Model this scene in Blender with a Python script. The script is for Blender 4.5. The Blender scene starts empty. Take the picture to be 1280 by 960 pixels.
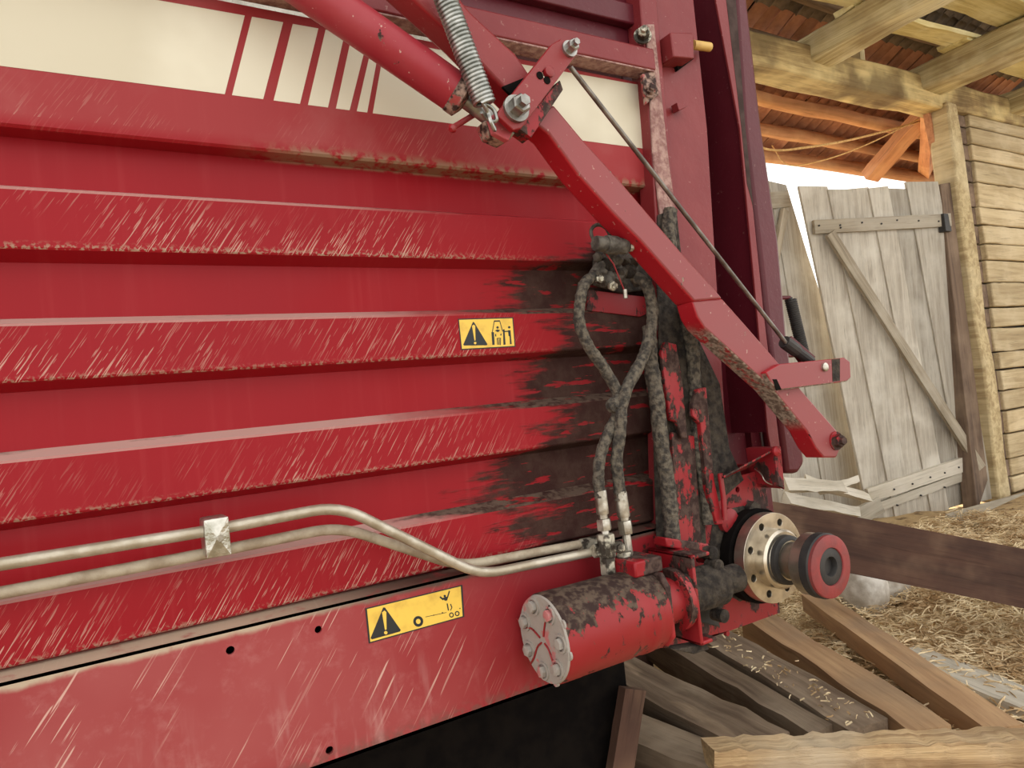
import bpy, bmesh, math, random
from mathutils import Vector, Matrix, geometry
random.seed(7)
SC = bpy.context.scene
COL = SC.collection

# ------------------------------------------------------------------ camera
F = 880.0                                   # focal length in pixels of the 1280 px wide frame
dX = Vector((1460, -122, F)).normalized()   # wagon wall direction seen in camera axes (right, down, forward)
dY = Vector((-523, 83, F)); dY = (dY - dY.dot(dX) * dX).normalized()
dZ = dX.cross(dY)
CAM = Vector((0, 0, 1.3))
cam_d = bpy.data.cameras.new('camera'); cam = bpy.data.objects.new('camera', cam_d); COL.objects.link(cam)
R = Matrix(((dX.x, -dX.y, -dX.z), (dY.x, -dY.y, -dY.z), (dZ.x, -dZ.y, -dZ.z)))
cam.matrix_world = Matrix.Translation(CAM) @ R.to_4x4()
cam_d.sensor_fit = 'HORIZONTAL'; cam_d.sensor_width = 36; cam_d.lens = F / 1280 * 36
cam_d.clip_start = 0.02; cam_d.clip_end = 200
SC.camera = cam

# ------------------------------------------------------------------ light and exposure
world = bpy.data.worlds.new('overcast'); SC.world = world; world.use_nodes = True
wn = world.node_tree.nodes; bg = wn['Background']
bg.inputs['Color'].default_value = (1.0, 0.975, 0.925, 1); bg.inputs['Strength'].default_value = 1.9
sun_d = bpy.data.lights.new('sun', 'SUN'); sun_d.energy = 9; sun_d.angle = 0.03; sun_d.color = (1, 0.90, 0.72)
sun = bpy.data.objects.new('sun', sun_d); COL.objects.link(sun)
sun.rotation_euler = Vector((-0.15, -1, -0.95)).to_track_quat('-Z', 'Y').to_euler()
SC.view_settings.view_transform = 'Standard'; SC.view_settings.look = 'None'
SC.view_settings.gamma = 1; SC.view_settings.use_curve_mapping = False
SC.view_settings.exposure = 0.0

# ------------------------------------------------------------------ pixel -> point on a real plane
def ray(x, y):
    c = Vector(((x - 640) / F, (y - 480) / F, 1.0))
    return Vector((dX.dot(c), dY.dot(c), dZ.dot(c)))
def py(x, y, Y): r = ray(x, y); return CAM + r * (Y / r.y)
def pz(x, y, Z): r = ray(x, y); return CAM + r * ((Z - CAM.z) / r.z)
def pd(x, y, d): return CAM + ray(x, y) * d

# ------------------------------------------------------------------ material helpers
class NT:
    def __init__(s, name, rough=0.5, metal=0.0, spec=0.5):
        s.name = name; s.m = bpy.data.materials.new(name); s.m.use_nodes = True
        s.t = s.m.node_tree; s.b = s.t.nodes['Principled BSDF']
        s.b.inputs['Roughness'].default_value = rough; s.b.inputs['Metallic'].default_value = metal
        s.b.inputs['Specular IOR Level'].default_value = spec
        s.tc = s.t.nodes.new('ShaderNodeTexCoord'); s.obj = s.tc.outputs['Object']
    def n(s, typ, **k):
        nd = s.t.nodes.new(typ)
        for a, v in k.items(): setattr(nd, a, v)
        return nd
    def put(s, sock, v):
        if hasattr(v, 'is_output'): s.t.links.new(v, sock)
        elif v is not None:
            if isinstance(v, tuple) and len(v) == 3 and sock.type == 'RGBA': v = v + (1,)
            sock.default_value = v
    def map(s, scale=(1, 1, 1), rot=(0, 0, 0), loc=(0, 0, 0), vec=None):
        nd = s.n('ShaderNodeMapping'); s.put(nd.inputs[0], vec or s.obj)
        nd.inputs['Scale'].default_value = scale; nd.inputs['Rotation'].default_value = rot; nd.inputs['Location'].default_value = loc
        return nd.outputs[0]
    def noise(s, scale=5, detail=3, vec=None, rough=0.55, dist=0):
        nd = s.n('ShaderNodeTexNoise'); s.put(nd.inputs['Vector'], vec or s.obj)
        nd.inputs['Scale'].default_value = scale; nd.inputs['Detail'].default_value = detail
        nd.inputs['Roughness'].default_value = rough; nd.inputs['Distortion'].default_value = dist
        return nd.outputs[0]
    def ss(s, v, a, b):                       # smooth step a..b -> 0..1 (a may exceed b)
        nd = s.n('ShaderNodeMapRange', interpolation_type='SMOOTHSTEP'); s.put(nd.inputs[0], v)
        lo, hi = (0, 1) if a < b else (1, 0)
        nd.inputs[1].default_value = min(a, b); nd.inputs[2].default_value = max(a, b)
        nd.inputs[3].default_value = lo; nd.inputs[4].default_value = hi
        return nd.outputs[0]
    def mth(s, op, a, b=0.5):
        nd = s.n('ShaderNodeMath', operation=op); s.put(nd.inputs[0], a); s.put(nd.inputs[1], b); return nd.outputs[0]
    def mul(s, *v):
        o = v[0]
        for w in v[1:]: o = s.mth('MULTIPLY', o, w)
        return o
    def add(s, a, b): return s.mth('ADD', a, b)
    def mx(s, a, b): return s.mth('MAXIMUM', a, b)
    def mix(s, f, a, b):
        nd = s.n('ShaderNodeMix', data_type='RGBA'); s.put(nd.inputs[0], f); s.put(nd.inputs[6], a); s.put(nd.inputs[7], b)
        return nd.outputs[2]
    def sep(s, vec=None):
        nd = s.n('ShaderNodeSeparateXYZ'); s.put(nd.inputs[0], vec or s.obj); return nd.outputs
    def normal(s): return s.n('ShaderNodeNewGeometry').outputs['Normal']
    def rnd(s): return s.n('ShaderNodeObjectInfo').outputs['Random']
    def col(s, c): s.put(s.b.inputs['Base Color'], c)
    def rough(s, c): s.put(s.b.inputs['Roughness'], c)
    def bump(s, h, strength=0.3, dist=0.01):
        nd = s.n('ShaderNodeBump'); nd.inputs['Strength'].default_value = strength; nd.inputs['Distance'].default_value = dist
        s.put(nd.inputs['Height'], h); s.t.links.new(nd.outputs[0], s.b.inputs['Normal'])

def sr(r, g, b):
    f = lambda v: (v / 255 / 12.92) if v <= 10 else ((v / 255 + 0.055) / 1.055) ** 2.4
    return (f(r), f(g), f(b))
RED = (0.31, 0.009, 0.016); RED2 = (0.235, 0.007, 0.012); DUSTRED = (0.37, 0.045, 0.048)
GREASE = (0.018, 0.014, 0.011); CRUST = (0.10, 0.078, 0.055); DUST = (0.46, 0.39, 0.31)

def m_panel():
    s = NT('red_side_panel_paint', 0.45, spec=0.16)
    x, y, z = s.sep()[0:3]
    base = s.mix(s.noise(3, 3), RED, RED2)
    streak = s.ss(s.noise(1, 3, s.map((55, 5, 2.2))), 0.5, 0.8)
    base = s.mix(s.mul(streak, 0.22), base, DUSTRED)
    film = s.ss(s.noise(2.2, 4), 0.45, 0.75)
    base = s.mix(s.mul(film, 0.12), base, DUSTRED)
    # period position of the ribs
    fr = s.mth('FRACT', s.mth('DIVIDE', s.mth('SUBTRACT', z, 1.016), 0.1935))
    low = s.ss(fr, 0.62, 0.0)
    rot = s.map(rot=(0, math.radians(56), 0))
    sc = s.noise(1, 1.5, s.map((13, 3, 400), vec=rot), 0.4)
    sc2 = s.noise(1, 1, s.map((24, 3, 420), rot=(0, 0.12, 0), vec=rot), 0.4)
    patch = s.ss(s.noise(4.5, 3), 0.36, 0.62)
    xr = s.mul(s.ss(x, 0.85, 0.55), s.ss(z, 1.9, 1.75))
    sc3 = s.noise(1, 1.5, s.map((19, 3, 380), rot=(0, -0.35, 0), vec=rot), 0.4)
    scr = s.mx(s.mx(s.ss(sc, 0.645, 0.69), s.ss(sc2, 0.665, 0.70)), s.ss(sc3, 0.69, 0.72))
    scr = s.mul(scr, patch, xr, s.add(s.mul(low, 0.8), 0.1))
    outer = s.ss(y, 1.206, 1.201)
    base = s.mix(s.mul(scr, outer, 0.8), base, (0.62, 0.42, 0.34))
    # crumbs held along the lower lips
    lip = s.mul(s.ss(z, 1.7, 1.69), s.ss(fr, 0.075, 0.0), s.ss(s.noise(150, 2), 0.47, 0.6), outer, s.ss(x, 0.95, 0.5))
    base = s.mix(s.mul(lip, 0.8), base, (0.36, 0.27, 0.19))
    # dust on the upward-facing ledges
    nz = s.sep(s.normal())[2]
    led = s.mul(s.ss(z, 1.9, 1.8), s.ss(nz, 0.25, 0.6), s.ss(s.add(x, s.mul(s.noise(9, 3), 0.3)), 0.86, 0.5))
    base = s.mix(s.mul(led, 0.85), base, (0.50, 0.34, 0.30))
    # crust of old dust on the lower edge of the top fascia
    fcr = s.mul(s.ss(z, 1.797, 1.772), s.ss(z, 1.765, 1.772), s.ss(s.noise(55, 4), 0.36, 0.55), s.ss(x, 0.2, 0.4))
    base = s.mix(s.mul(fcr, 0.85), base, (0.26, 0.19, 0.12))
    fdu = s.mul(s.ss(z, 1.77, 1.80), s.add(0.38, s.mul(s.ss(s.noise(7, 4), 0.45, 0.75), 0.4)))
    base = s.mix(fdu, base, (0.33, 0.075, 0.075))
    # black grease blown out from the hose fittings, in a shape of its own
    big = s.noise(7, 5, s.map((1, 1, 2.0)), 0.65)
    smear = s.noise(7, 5, s.map((1.3, 1, 11), rot=(0, -0.10, 0)), 0.65)
    inn = s.ss(y, 1.208, 1.228); up = s.ss(nz, 0.2, 0.6)
    reach = s.mul(s.ss(s.add(x, s.mul(s.ss(z, 1.35, 1.05), 0.16)), 0.44, 1.08), 0.80)
    reach = s.add(reach, s.add(s.mul(inn, 0.19), s.mul(up, 0.30)))
    reach = s.mul(s.ss(z, 1.72, 1.58), reach)
    g = s.ss(s.add(s.add(s.mul(big, 0.45), s.mul(smear, 0.65)), reach), 1.06, 1.24)
    fleck = s.ss(s.noise(1, 4, s.map((10, 1, 60), rot=(0, 0.08, 0)), 0.6), 0.585, 0.63)
    g = s.mul(g, s.mth('SUBTRACT', 1.0, s.mul(fleck, 0.85)))
    gcol = s.mix(s.ss(s.noise(14, 5, rough=0.7), 0.40, 0.66), GREASE, (0.042, 0.032, 0.024))
    gcol = s.mix(s.mul(up, s.ss(s.noise(60, 3), 0.35, 0.6), 0.8), gcol, (0.12, 0.095, 0.07))
    base = s.mix(s.mul(g, 0.93), base, gcol)
    s.col(base)
    s.rough(s.add(0.38, s.mul(s.mx(g, film), 0.4)))
    s.bump(s.add(s.mul(g, s.noise(120, 3)), s.mul(s.noise(3, 2), 0.4)), 0.35, 0.006)
    return s.m

def m_red(name, dust=0.3, grime=0.0, chips=0.0, base=RED, crust=CRUST, gs=14, rough=0.42, pale=None, gz=None, front=None, under=False):
    s = NT(name, rough, spec=0.35)
    c = s.mix(s.noise(4, 3), base, tuple(v * 0.8 for v in base))
    c = s.mix(s.mul(s.ss(s.noise(7, 4), 0.35, 0.75), dust), c, pale or DUSTRED)
    if front:                                 # paler outer face against redder sides: light on the member put into colour
        c = s.mix(s.mul(s.ss(s.sep(s.normal())[1], -0.55, -0.85), s.add(0.75, s.mul(s.noise(6, 3), 0.3))), c, front)
    if under:                                 # crust of old dust caked on the underside of the member
        nz = s.sep(s.normal())[2]; xx, yy_, zz = s.sep()[0:3]
        k = s.mul(s.ss(nz, -0.3, -0.55), s.ss(zz, 1.175, 1.21), s.ss(zz, 1.44, 1.40), s.ss(s.noise(28, 5, rough=0.7), 0.38, 0.50))
        c = s.mix(k, c, s.mix(s.ss(s.noise(120, 3), 0.4, 0.6), (0.36, 0.29, 0.24), (0.14, 0.10, 0.08)))
    if chips:
        c = s.mix(s.mul(s.ss(s.noise(95, 3), 0.675, 0.71), chips), c, (0.6, 0.45, 0.38))
    h = s.noise(30, 3)
    if grime:
        gn = s.noise(gs, 6, s.map((1.3, 1, 0.8)), 0.68)
        if gz:
            z = s.sep()[2]; gn = s.add(gn, s.mul(s.ss(z, gz[0], gz[1]), 0.35))
        g = s.ss(gn, 0.66 - 0.32 * grime, 0.70 - 0.32 * grime)
        gc = s.mix(s.ss(s.noise(70, 3), 0.4, 0.65), GREASE, crust)
        c = s.mix(s.mul(g, 0.95), c, gc); h = s.mul(g, s.noise(90, 3)); s.rough(s.add(rough, s.mul(g, 0.35)))
    s.col(c); s.bump(h, 0.35, 0.005)
    return s.m

def m_sill():
    s = NT('red_sill_paint', 0.45, spec=0.3)
    x, y, z = s.sep()[0:3]
    c = s.mix(s.noise(3, 3), (0.29, 0.018, 0.024), (0.22, 0.010, 0.016))
    c = s.mix(s.mul(s.ss(s.noise(2.0, 4), 0.3, 0.75), s.ss(x, 0.8, 0.35), 0.85), c, (0.36, 0.085, 0.085))
    c = s.mix(s.mul(s.ss(s.noise(26, 5, rough=0.7), 0.5, 0.75), s.ss(x, 0.7, 0.3), 0.45), c, (0.42, 0.15, 0.145))
    st = s.ss(s.noise(1, 4, s.map((32, 3, 5))), 0.52, 0.75)
    c = s.mix(s.mul(st, s.ss(z, 0.93, 0.78), s.ss(x, 0.75, 0.35), 0.55), c, (0.55, 0.33, 0.31))
    rot = s.map(rot=(0, math.radians(54), 0))
    sc = s.ss(s.noise(1, 1.5, s.map((10, 3, 300), vec=rot), 0.4), 0.655, 0.70)
    c = s.mix(s.mul(sc, s.ss(s.noise(5, 2), 0.4, 0.6), s.ss(x, 0.75, 0.4), 0.7), c, (0.66, 0.45, 0.38))
    nz = s.sep(s.normal())[2]
    dl = s.mul(s.ss(s.add(z, s.mul(s.noise(22, 4), 0.016)), 1.000, 1.010), s.ss(s.noise(30, 4), 0.2, 0.45))
    dcol = s.mix(s.ss(x, 0.15, 0.5), (0.46, 0.38, 0.28), (0.07, 0.055, 0.042))
    c = s.mix(s.mul(dl, 0.9), c, dcol)
    gr = s.ss(s.add(s.noise(16, 6, rough=0.68), s.mul(s.ss(x, 0.7, 1.25), 0.18)), 0.66, 0.72)
    lowd = s.mul(s.ss(z, 0.79, 0.762), s.ss(s.noise(60, 3), 0.4, 0.6), 0.6)
    c = s.mix(s.mul(gr, s.ss(x, 0.6, 0.8), 0.9), c, GREASE)
    c = s.mix(lowd, c, (0.13, 0.075, 0.06))
    s.col(c); s.bump(s.noise(4, 3), 0.2, 0.006)
    return s.m

def m_plain(name, c1, c2, scale=20, rough=0.6, metal=0.0, bump=0.3, bscale=None, th=(0.35, 0.65), detail=4, dist=0.005, spec=0.4):
    s = NT(name, rough, metal, spec)
    n = s.noise(scale, detail)
    s.col(s.mix(s.ss(n, th[0], th[1]), c1, c2))
    if bump: s.bump(s.noise(bscale or scale * 2, 4), bump, dist)
    return s.m

def m_wood(name, c1, c2, c3, axis='X', rough=0.85, grain=22, var=0.35, bump=0.5, stain=None):
    s = NT(name, rough, spec=0.25)
    al, ac = 1.1, grain
    sc = {'X': (al, ac, ac), 'Y': (ac, al, ac), 'Z': (ac, ac, al)}[axis]
    r = s.rnd()
    off = s.n('ShaderNodeCombineXYZ'); s.put(off.inputs[0], s.mul(r, 13.0)); s.put(off.inputs[1], s.mul(r, 7.7)); s.put(off.inputs[2], s.mul(r, 4.1))
    ad = s.n('ShaderNodeVectorMath', operation='ADD'); s.put(ad.inputs[0], s.obj); s.put(ad.inputs[1], off.outputs[0])
    v = ad.outputs[0]
    g = s.noise(1, 5, s.map(sc, vec=v), 0.65, 0.6)
    fine = s.noise(1, 3, s.map(tuple(k * 5 if k > 2 else 3 for k in sc), vec=v), 0.6)
    b = s.noise(2.5, 4, v)
    c = s.mix(s.ss(g, 0.32, 0.68), c1, c2)
    c = s.mix(s.mul(s.ss(b, 0.42, 0.72), 0.75), c, c3)
    c = s.mix(s.mul(s.ss(fine, 0.58, 0.72), 0.55), c, tuple(k * 0.38 for k in c1))
    if stain: c = s.mix(s.mul(s.ss(s.noise(1.6, 4, v), 0.5, 0.66), stain[1]), c, stain[0])
    hv = s.n('ShaderNodeHueSaturation'); s.put(hv.inputs['Color'], c)
    s.put(hv.inputs['Value'], s.add(1 - var / 2, s.mul(r, var)))
    s.col(hv.outputs[0]); s.bump(s.add(g, s.mul(fine, 0.5)), bump, 0.008)
    return s.m

M = {}
M['panel'] = m_panel(); M['sill'] = m_sill()
M['red'] = m_red('red_arm_paint', 0.3, 0, 0.2, front=(0.235, 0.034, 0.036))
M['redarm'] = m_red('red_worn_arm_paint', 0.2, 0.05, 0.4, gs=30, crust=(0.33, 0.27, 0.2), base=(0.42, 0.012, 0.022), front=(0.25, 0.064, 0.068), under=True)
M['redcyl'] = m_red('red_cylinder_paint', 0.5, 0.04, 0.6, gs=30, crust=(0.33, 0.27, 0.2), base=(0.33, 0.02, 0.034), pale=(0.36, 0.07, 0.08))
M['reddull'] = m_red('dull_red_frame_paint', 0.35, 0, 0.2, base=(0.20, 0.020, 0.024), pale=(0.26, 0.045, 0.045))
M['reddark'] = m_red('dark_shaded_red_frame_paint', 0.2, 0, 0.1, base=(0.10, 0.008, 0.016), pale=(0.15, 0.018, 0.028))  # darker copy of the frame red, shade of recesses and side faces painted in
M['redgrime'] = m_red('greasy_red_paint', 0.4, 0.60, 0, gs=16, crust=(0.07, 0.05, 0.04), pale=(0.42, 0.075, 0.075))
M['redend'] = m_red('greasy_red_end_plate', 0.3, 0.42, 0, gs=9, base=(0.27, 0.016, 0.022), crust=(0.06, 0.034, 0.03), pale=(0.34, 0.045, 0.05))
M['redlug'] = m_red('pink_worn_lug', 0.6, 0.1, 0.8, gs=40, base=(0.46, 0.06, 0.08), pale=(0.62, 0.26, 0.27))
M['redmotor'] = m_red('red_motor_paint', 0.3, 0.22, 0, gs=26, gz=(.885, .99), base=(0.29, 0.014, 0.018), rough=0.45)
M['redcrust'] = m_red('dust_crusted_red_post', 0.6, 0.8, 0, gs=45, base=(0.36, 0.05, 0.05), crust=(0.36, 0.25, 0.20), pale=(0.5, 0.2, 0.19))
M['postcrust'] = m_plain('grey_crust', (0.42, 0.27, 0.235), (0.24, 0.12, 0.11), 60, 0.95, 0, 0.8, 80, dist=0.01)
M['darkcrust'] = m_plain('black_brown_crust', (0.065, 0.052, 0.040), (0.018, 0.014, 0.012), 45, 0.95, 0, 0.9, 70, dist=0.01)
M['cream'] = m_plain('cream_decal', sr(216, 210, 190), sr(198, 190, 168), 3, 0.5, 0, 0.05)
M['hose'] = m_plain('dusty_rubber_hose', (0.15, 0.128, 0.098), (0.040, 0.035, 0.031), 90, 0.95, 0, 1.0, 110, dist=0.008)
M['hose2'] = m_plain('dark_rubber_hose', (0.10, 0.10, 0.105), (0.04, 0.04, 0.042), 40, 0.75, 0, 0.4, 90)
M['greygrease'] = m_plain('grey_greasy_dust', (0.13, 0.118, 0.10), (0.045, 0.038, 0.032), 50, 0.9, 0, 0.7, 90)
M['zinc'] = m_plain('zinc_fitting', (0.62, 0.60, 0.54), (0.30, 0.27, 0.22), 40, 0.38, 0.85, 0.25, 80)
M['zincdirty'] = m_plain('greasy_zinc_fitting', (0.50, 0.47, 0.38), (0.06, 0.05, 0.04), 45, 0.5, 0.6, 0.5, 80, (0.45, 0.58))
M['pipe'] = m_plain('galvanised_pipe', (0.54, 0.50, 0.42), (0.38, 0.33, 0.25), 26, 0.42, 0.55, 0.15, 80)
M['pipedusty'] = m_plain('dusty_galvanised_pipe', (0.44, 0.38, 0.29), (0.30, 0.24, 0.17), 30, 0.7, 0.2, 0.3, 80)
M['steel'] = m_plain('machined_steel', (0.66, 0.60, 0.50), (0.42, 0.37, 0.30), 18, 0.28, 0.9, 0.1, 40)
M['steelplain'] = m_plain('bare_steel', (0.40, 0.39, 0.37), (0.24, 0.23, 0.21), 30, 0.38, 0.85, 0.1)
M['black'] = m_plain('black_rubber', (0.022, 0.021, 0.022), (0.04, 0.037, 0.035), 20, 0.6, 0, 0.2)
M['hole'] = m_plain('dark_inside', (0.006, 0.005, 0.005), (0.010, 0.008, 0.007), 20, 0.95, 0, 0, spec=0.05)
M['cap'] = m_plain('worn_red_cap', (0.27, 0.042, 0.042), (0.20, 0.045, 0.045), 28, 0.6, 0, 0.3)
M['greycrust'] = m_plain('grey_dust_crust', (0.34, 0.31, 0.28), (0.46, 0.16, 0.16), 24, 0.95, 0, 0.6, 60, (0.60, 0.68))
M['yellow'] = m_plain('yellow_sticker', sr(235, 196, 84), sr(205, 165, 70), 30, 0.5, 0, 0, th=(0.45, 0.8))
M['ink'] = m_plain('black_ink', sr(30, 36, 40), sr(40, 42, 42), 20, 0.5, 0, 0)
M['clampfoil'] = m_plain('zinc_clamp_plate', (0.62, 0.60, 0.55), (0.35, 0.34, 0.28), 30, 0.3, 0.85, 0.5, 35, dist=0.01)
M['pinyellow'] = m_plain('yellow_pin', sr(206, 170, 96), sr(180, 140, 80), 20, 0.5, 0, 0.1)
M['rubberseal'] = m_plain('grey_brown_seal', (0.050, 0.034, 0.031), (0.08, 0.055, 0.05), 20, 0.95, 0, 0.3, spec=0.1)
M['steelrod'] = m_plain('dull_steel_rod', (0.24, 0.22, 0.20), (0.12, 0.10, 0.09), 25, 0.4, 0.7, 0.1)
M['springzinc'] = m_plain('zinc_spring_wire', (0.44, 0.45, 0.43), (0.26, 0.27, 0.25), 40, 0.35, 0.85, 0.1)
M['door'] = m_wood('weathered_door_wood', sr(196, 190, 178), sr(164, 156, 144), sr(214, 210, 200), 'Z', grain=26)
M['brace'] = m_wood('door_brace_wood', sr(180, 170, 152), sr(144, 132, 114), sr(196, 188, 174), 'X')
M['log'] = m_wood('tan_wall_log', sr(204, 186, 150), sr(170, 150, 116), sr(214, 198, 166), 'X', grain=16, var=0.25, bump=0.8)
M['post'] = m_wood('old_post_wood', sr(192, 176, 138), sr(150, 130, 96), sr(206, 192, 158), 'Z', grain=16, bump=0.9)
M['postdark'] = m_wood('dark_post_wood', sr(128, 108, 92), sr(92, 76, 66), sr(150, 130, 112), 'Z', grain=16)
M['beamw'] = m_wood('tie_beam_wood', sr(206, 184, 132), sr(140, 116, 78), sr(222, 204, 150), 'X', grain=18, bump=0.9, stain=(sr(90, 72, 50), 0.7))
M['joist'] = m_wood('joist_wood', sr(214, 202, 160), sr(158, 140, 100), sr(222, 214, 184), 'X', grain=20, bump=0.8, stain=(sr(120, 98, 66), 0.5))
M['loft'] = m_wood('loft_board_wood', sr(226, 214, 160), sr(186, 168, 112), sr(234, 226, 184), 'X', grain=14)
M['purlin'] = m_wood('roof_purlin_wood', sr(200, 150, 112), sr(160, 116, 84), sr(206, 164, 124), 'X', grain=14)
M['purlinin'] = m_wood('shaded_roof_purlin_wood', sr(140, 116, 92), sr(96, 78, 62), sr(160, 138, 110), 'X', grain=14)  # inner purlins: the shade under the roof is put into a darker wood colour
M['strut'] = m_wood('orange_strut_wood', sr(206, 150, 112), sr(172, 118, 86), sr(212, 164, 126), 'X', grain=14)
M['darkbeam'] = m_wood('dark_brown_beam', sr(88, 64, 54), sr(68, 50, 44), sr(150, 122, 100), 'X', grain=12, var=0.05, bump=0.35)
M['pine'] = m_wood('pine_plank', sr(196, 162, 124), sr(162, 128, 96), sr(148, 126, 104), 'X', grain=12, bump=0.35)
M['grey'] = m_wood('grey_plank', sr(136, 118, 100), sr(98, 82, 68), sr(168, 152, 132), 'X', grain=16, bump=0.5)
M['rotten'] = m_wood('rotten_plank', sr(212, 184, 142), sr(156, 126, 92), sr(190, 176, 154), 'X', grain=30, bump=1.0, stain=(sr(104, 84, 62), 0.8))
M['pale'] = m_wood('pale_plank', sr(206, 200, 186), sr(176, 168, 152), sr(214, 208, 196), 'X', grain=14)
def m_tile(name, a, b_):
    s = NT(name, 0.9, spec=0.2); c = s.mix(s.ss(s.noise(9, 4), 0.35, 0.65), a, b_)
    hv = s.n('ShaderNodeHueSaturation'); s.put(hv.inputs['Color'], c); s.put(hv.inputs['Value'], s.add(0.7, s.mul(s.rnd(), 0.5)))
    s.col(hv.outputs[0]); s.bump(s.noise(30, 3), 0.3, 0.005); return s.m
M['tile'] = m_tile('clay_tile', sr(192, 142, 116), sr(164, 114, 92)); M['tileshade'] = m_tile('shaded_clay_tile', sr(136, 122, 108), sr(104, 92, 80))  # second tile is for the inner rows, their shade painted as a darker clay
M['deck'] = m_plain('roof_underlay', (0.05, 0.04, 0.035), (0.08, 0.06, 0.05), 8, 0.95, 0, 0.2)
M['straw'] = m_plain('straw_blades', sr(246, 228, 190), sr(180, 148, 106), 8, 0.8, 0, 0)
M['sack'] = m_plain('crumpled_white_sack', sr(226, 222, 214), sr(176, 166, 152), 9, 0.55, 0, 0.4, 14, dist=0.02)
M['rope'] = m_plain('pale_rope', sr(226, 190, 130), sr(200, 160, 104), 40, 0.8, 0, 0.2)
def m_ground():
    s = NT('dirt_floor', 0.95, spec=0.2)
    c = s.mix(s.ss(s.noise(1.4, 5), 0.35, 0.65), sr(164, 138, 102), sr(206, 180, 138))
    c = s.mix(s.ss(s.noise(24, 5), 0.45, 0.7), c, sr(198, 172, 128))
    c = s.mix(s.mul(s.ss(s.noise(9, 4), 0.55, 0.68), 0.7), c, sr(84, 62, 44))
    s.col(c); s.bump(s.noise(28, 5), 0.6, 0.03); return s.m
M['ground'] = m_ground()

# ------------------------------------------------------------------ object helpers
W = {}
def link(o, parent=None, mw=None):
    COL.objects.link(o); mw = mw or Matrix()
    if parent is not None:
        o.parent = parent; o.matrix_basis = W[parent].inverted() @ mw
    else: o.matrix_basis = mw
    W[o] = mw; return o
def smooth(me, ang=35):
    me.shade_smooth(); me.set_sharp_from_angle(angle=math.radians(ang))
def from_bm(name, bm, mat, parent=None, mw=None, sm=35, bevel=0):
    bmesh.ops.recalc_face_normals(bm, faces=bm.faces[:])
    me = bpy.data.meshes.new(name); bm.to_mesh(me); bm.free()
    mats = mat if isinstance(mat, (list, tuple)) else [mat]
    for k in mats: me.materials.append(M[k])
    if sm: smooth(me, sm)
    o = bpy.data.objects.new(name, me); link(o, parent, mw)
    if bevel:
        b = o.modifiers.new('bevel', 'BEVEL'); b.width = bevel; b.segments = 2; b.limit_method = 'ANGLE'; b.angle_limit = 0.7
        b.harden_normals = False
    return o
def thing(name, label, cat, loc, group=None, kind=None):
    o = bpy.data.objects.new(name, None); o.empty_display_size = 0.1
    link(o, None, Matrix.Translation(Vector(loc)))
    if label: o['label'] = label
    if cat: o['category'] = cat
    if group: o['group'] = group
    if kind: o['kind'] = kind
    return o
def tag(o, label=None, cat=None, group=None, kind=None):
    if label: o['label'] = label
    if cat: o['category'] = cat
    if group: o['group'] = group
    if kind: o['kind'] = kind
    return o
def add_prism(bm, pts, off, mi=0, holes=()):
    """closed prism: planar loop pts (world) with holes, extruded by vector off"""
    off = Vector(off); loops = [list(map(Vector, pts))] + [list(map(Vector, h)) for h in holes]
    flat = [p for l in loops for p in l]
    if holes: tris = geometry.tessellate_polygon(loops)
    else: tris = [tuple(range(len(flat)))]
    a = [bm.verts.new(p) for p in flat]; b = [bm.verts.new(p + off) for p in flat]
    for t in tris:
        for vs in ([a[i] for i in t], [b[i] for i in reversed(t)]):
            try: f = bm.faces.new(vs); f.material_index = mi
            except ValueError: pass
    k = 0
    for l in loops:
        n = len(l)
        for i in range(n):
            j = (i + 1) % n
            f = bm.faces.new((a[k + i], a[k + j], b[k + j], b[k + i])); f.material_index = mi
        k += n
def slab(name, pix, Y, th, mat, parent, bevel=0.002, holes=(), off=None):
    """flat plate standing in the plane Y, seen from -Y, th thick towards +Y"""
    bm = bmesh.new()
    hl = []
    for (hx, hy, r) in holes:
        c = py(hx, hy, Y); hl.append([c + Vector((math.cos(a) * r, 0, math.sin(a) * r)) for a in [i * math.tau / 12 for i in range(12)]])
    add_prism(bm, [py(x, y, Y) for x, y in pix], off or (0, th, 0), 0, hl)
    return from_bm(name, bm, mat, parent, bevel=bevel)
def add_box(bm, lo, hi, mi=0):
    x0, y0, z0 = lo; x1, y1, z1 = hi
    add_prism(bm, [(x0, y0, z0), (x1, y0, z0), (x1, y0, z1), (x0, y0, z1)], (0, y1 - y0, 0), mi)
def box(name, lo, hi, mat, parent, bevel=0.002):
    bm = bmesh.new(); add_box(bm, lo, hi); return from_bm(name, bm, mat, parent, bevel=bevel)
def catmull(pts, n):
    pts = [Vector(p) for p in pts]; out = []
    P = [pts[0] * 2 - pts[1]] + pts + [pts[-1] * 2 - pts[-2]]
    for i in range(1, len(P) - 2):
        for k in range(n):
            t = k / n; a, b, c, d = P[i - 1], P[i], P[i + 1], P[i + 2]
            out.append(0.5 * ((2 * b) + (c - a) * t + (2 * a - 5 * b + 4 * c - d) * t * t + (3 * b - a - 3 * c + d) * t ** 3))
    out.append(pts[-1]); return out
def fillet(pts, r, n=5):
    pts = [Vector(p) for p in pts]; out = [pts[0]]
    for i in range(1, len(pts) - 1):
        a, b, c = pts[i - 1], pts[i], pts[i + 1]
        u = (a - b).normalized(); v = (c - b).normalized(); q = min(r, (a - b).length * 0.45, (c - b).length * 0.45)
        for k in range(n + 1):
            t = k / n; out.append((b + u * q) * (1 - t) ** 2 + b * 2 * t * (1 - t) + (b + v * q) * t * t)
    out.append(pts[-1]); return out
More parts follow.
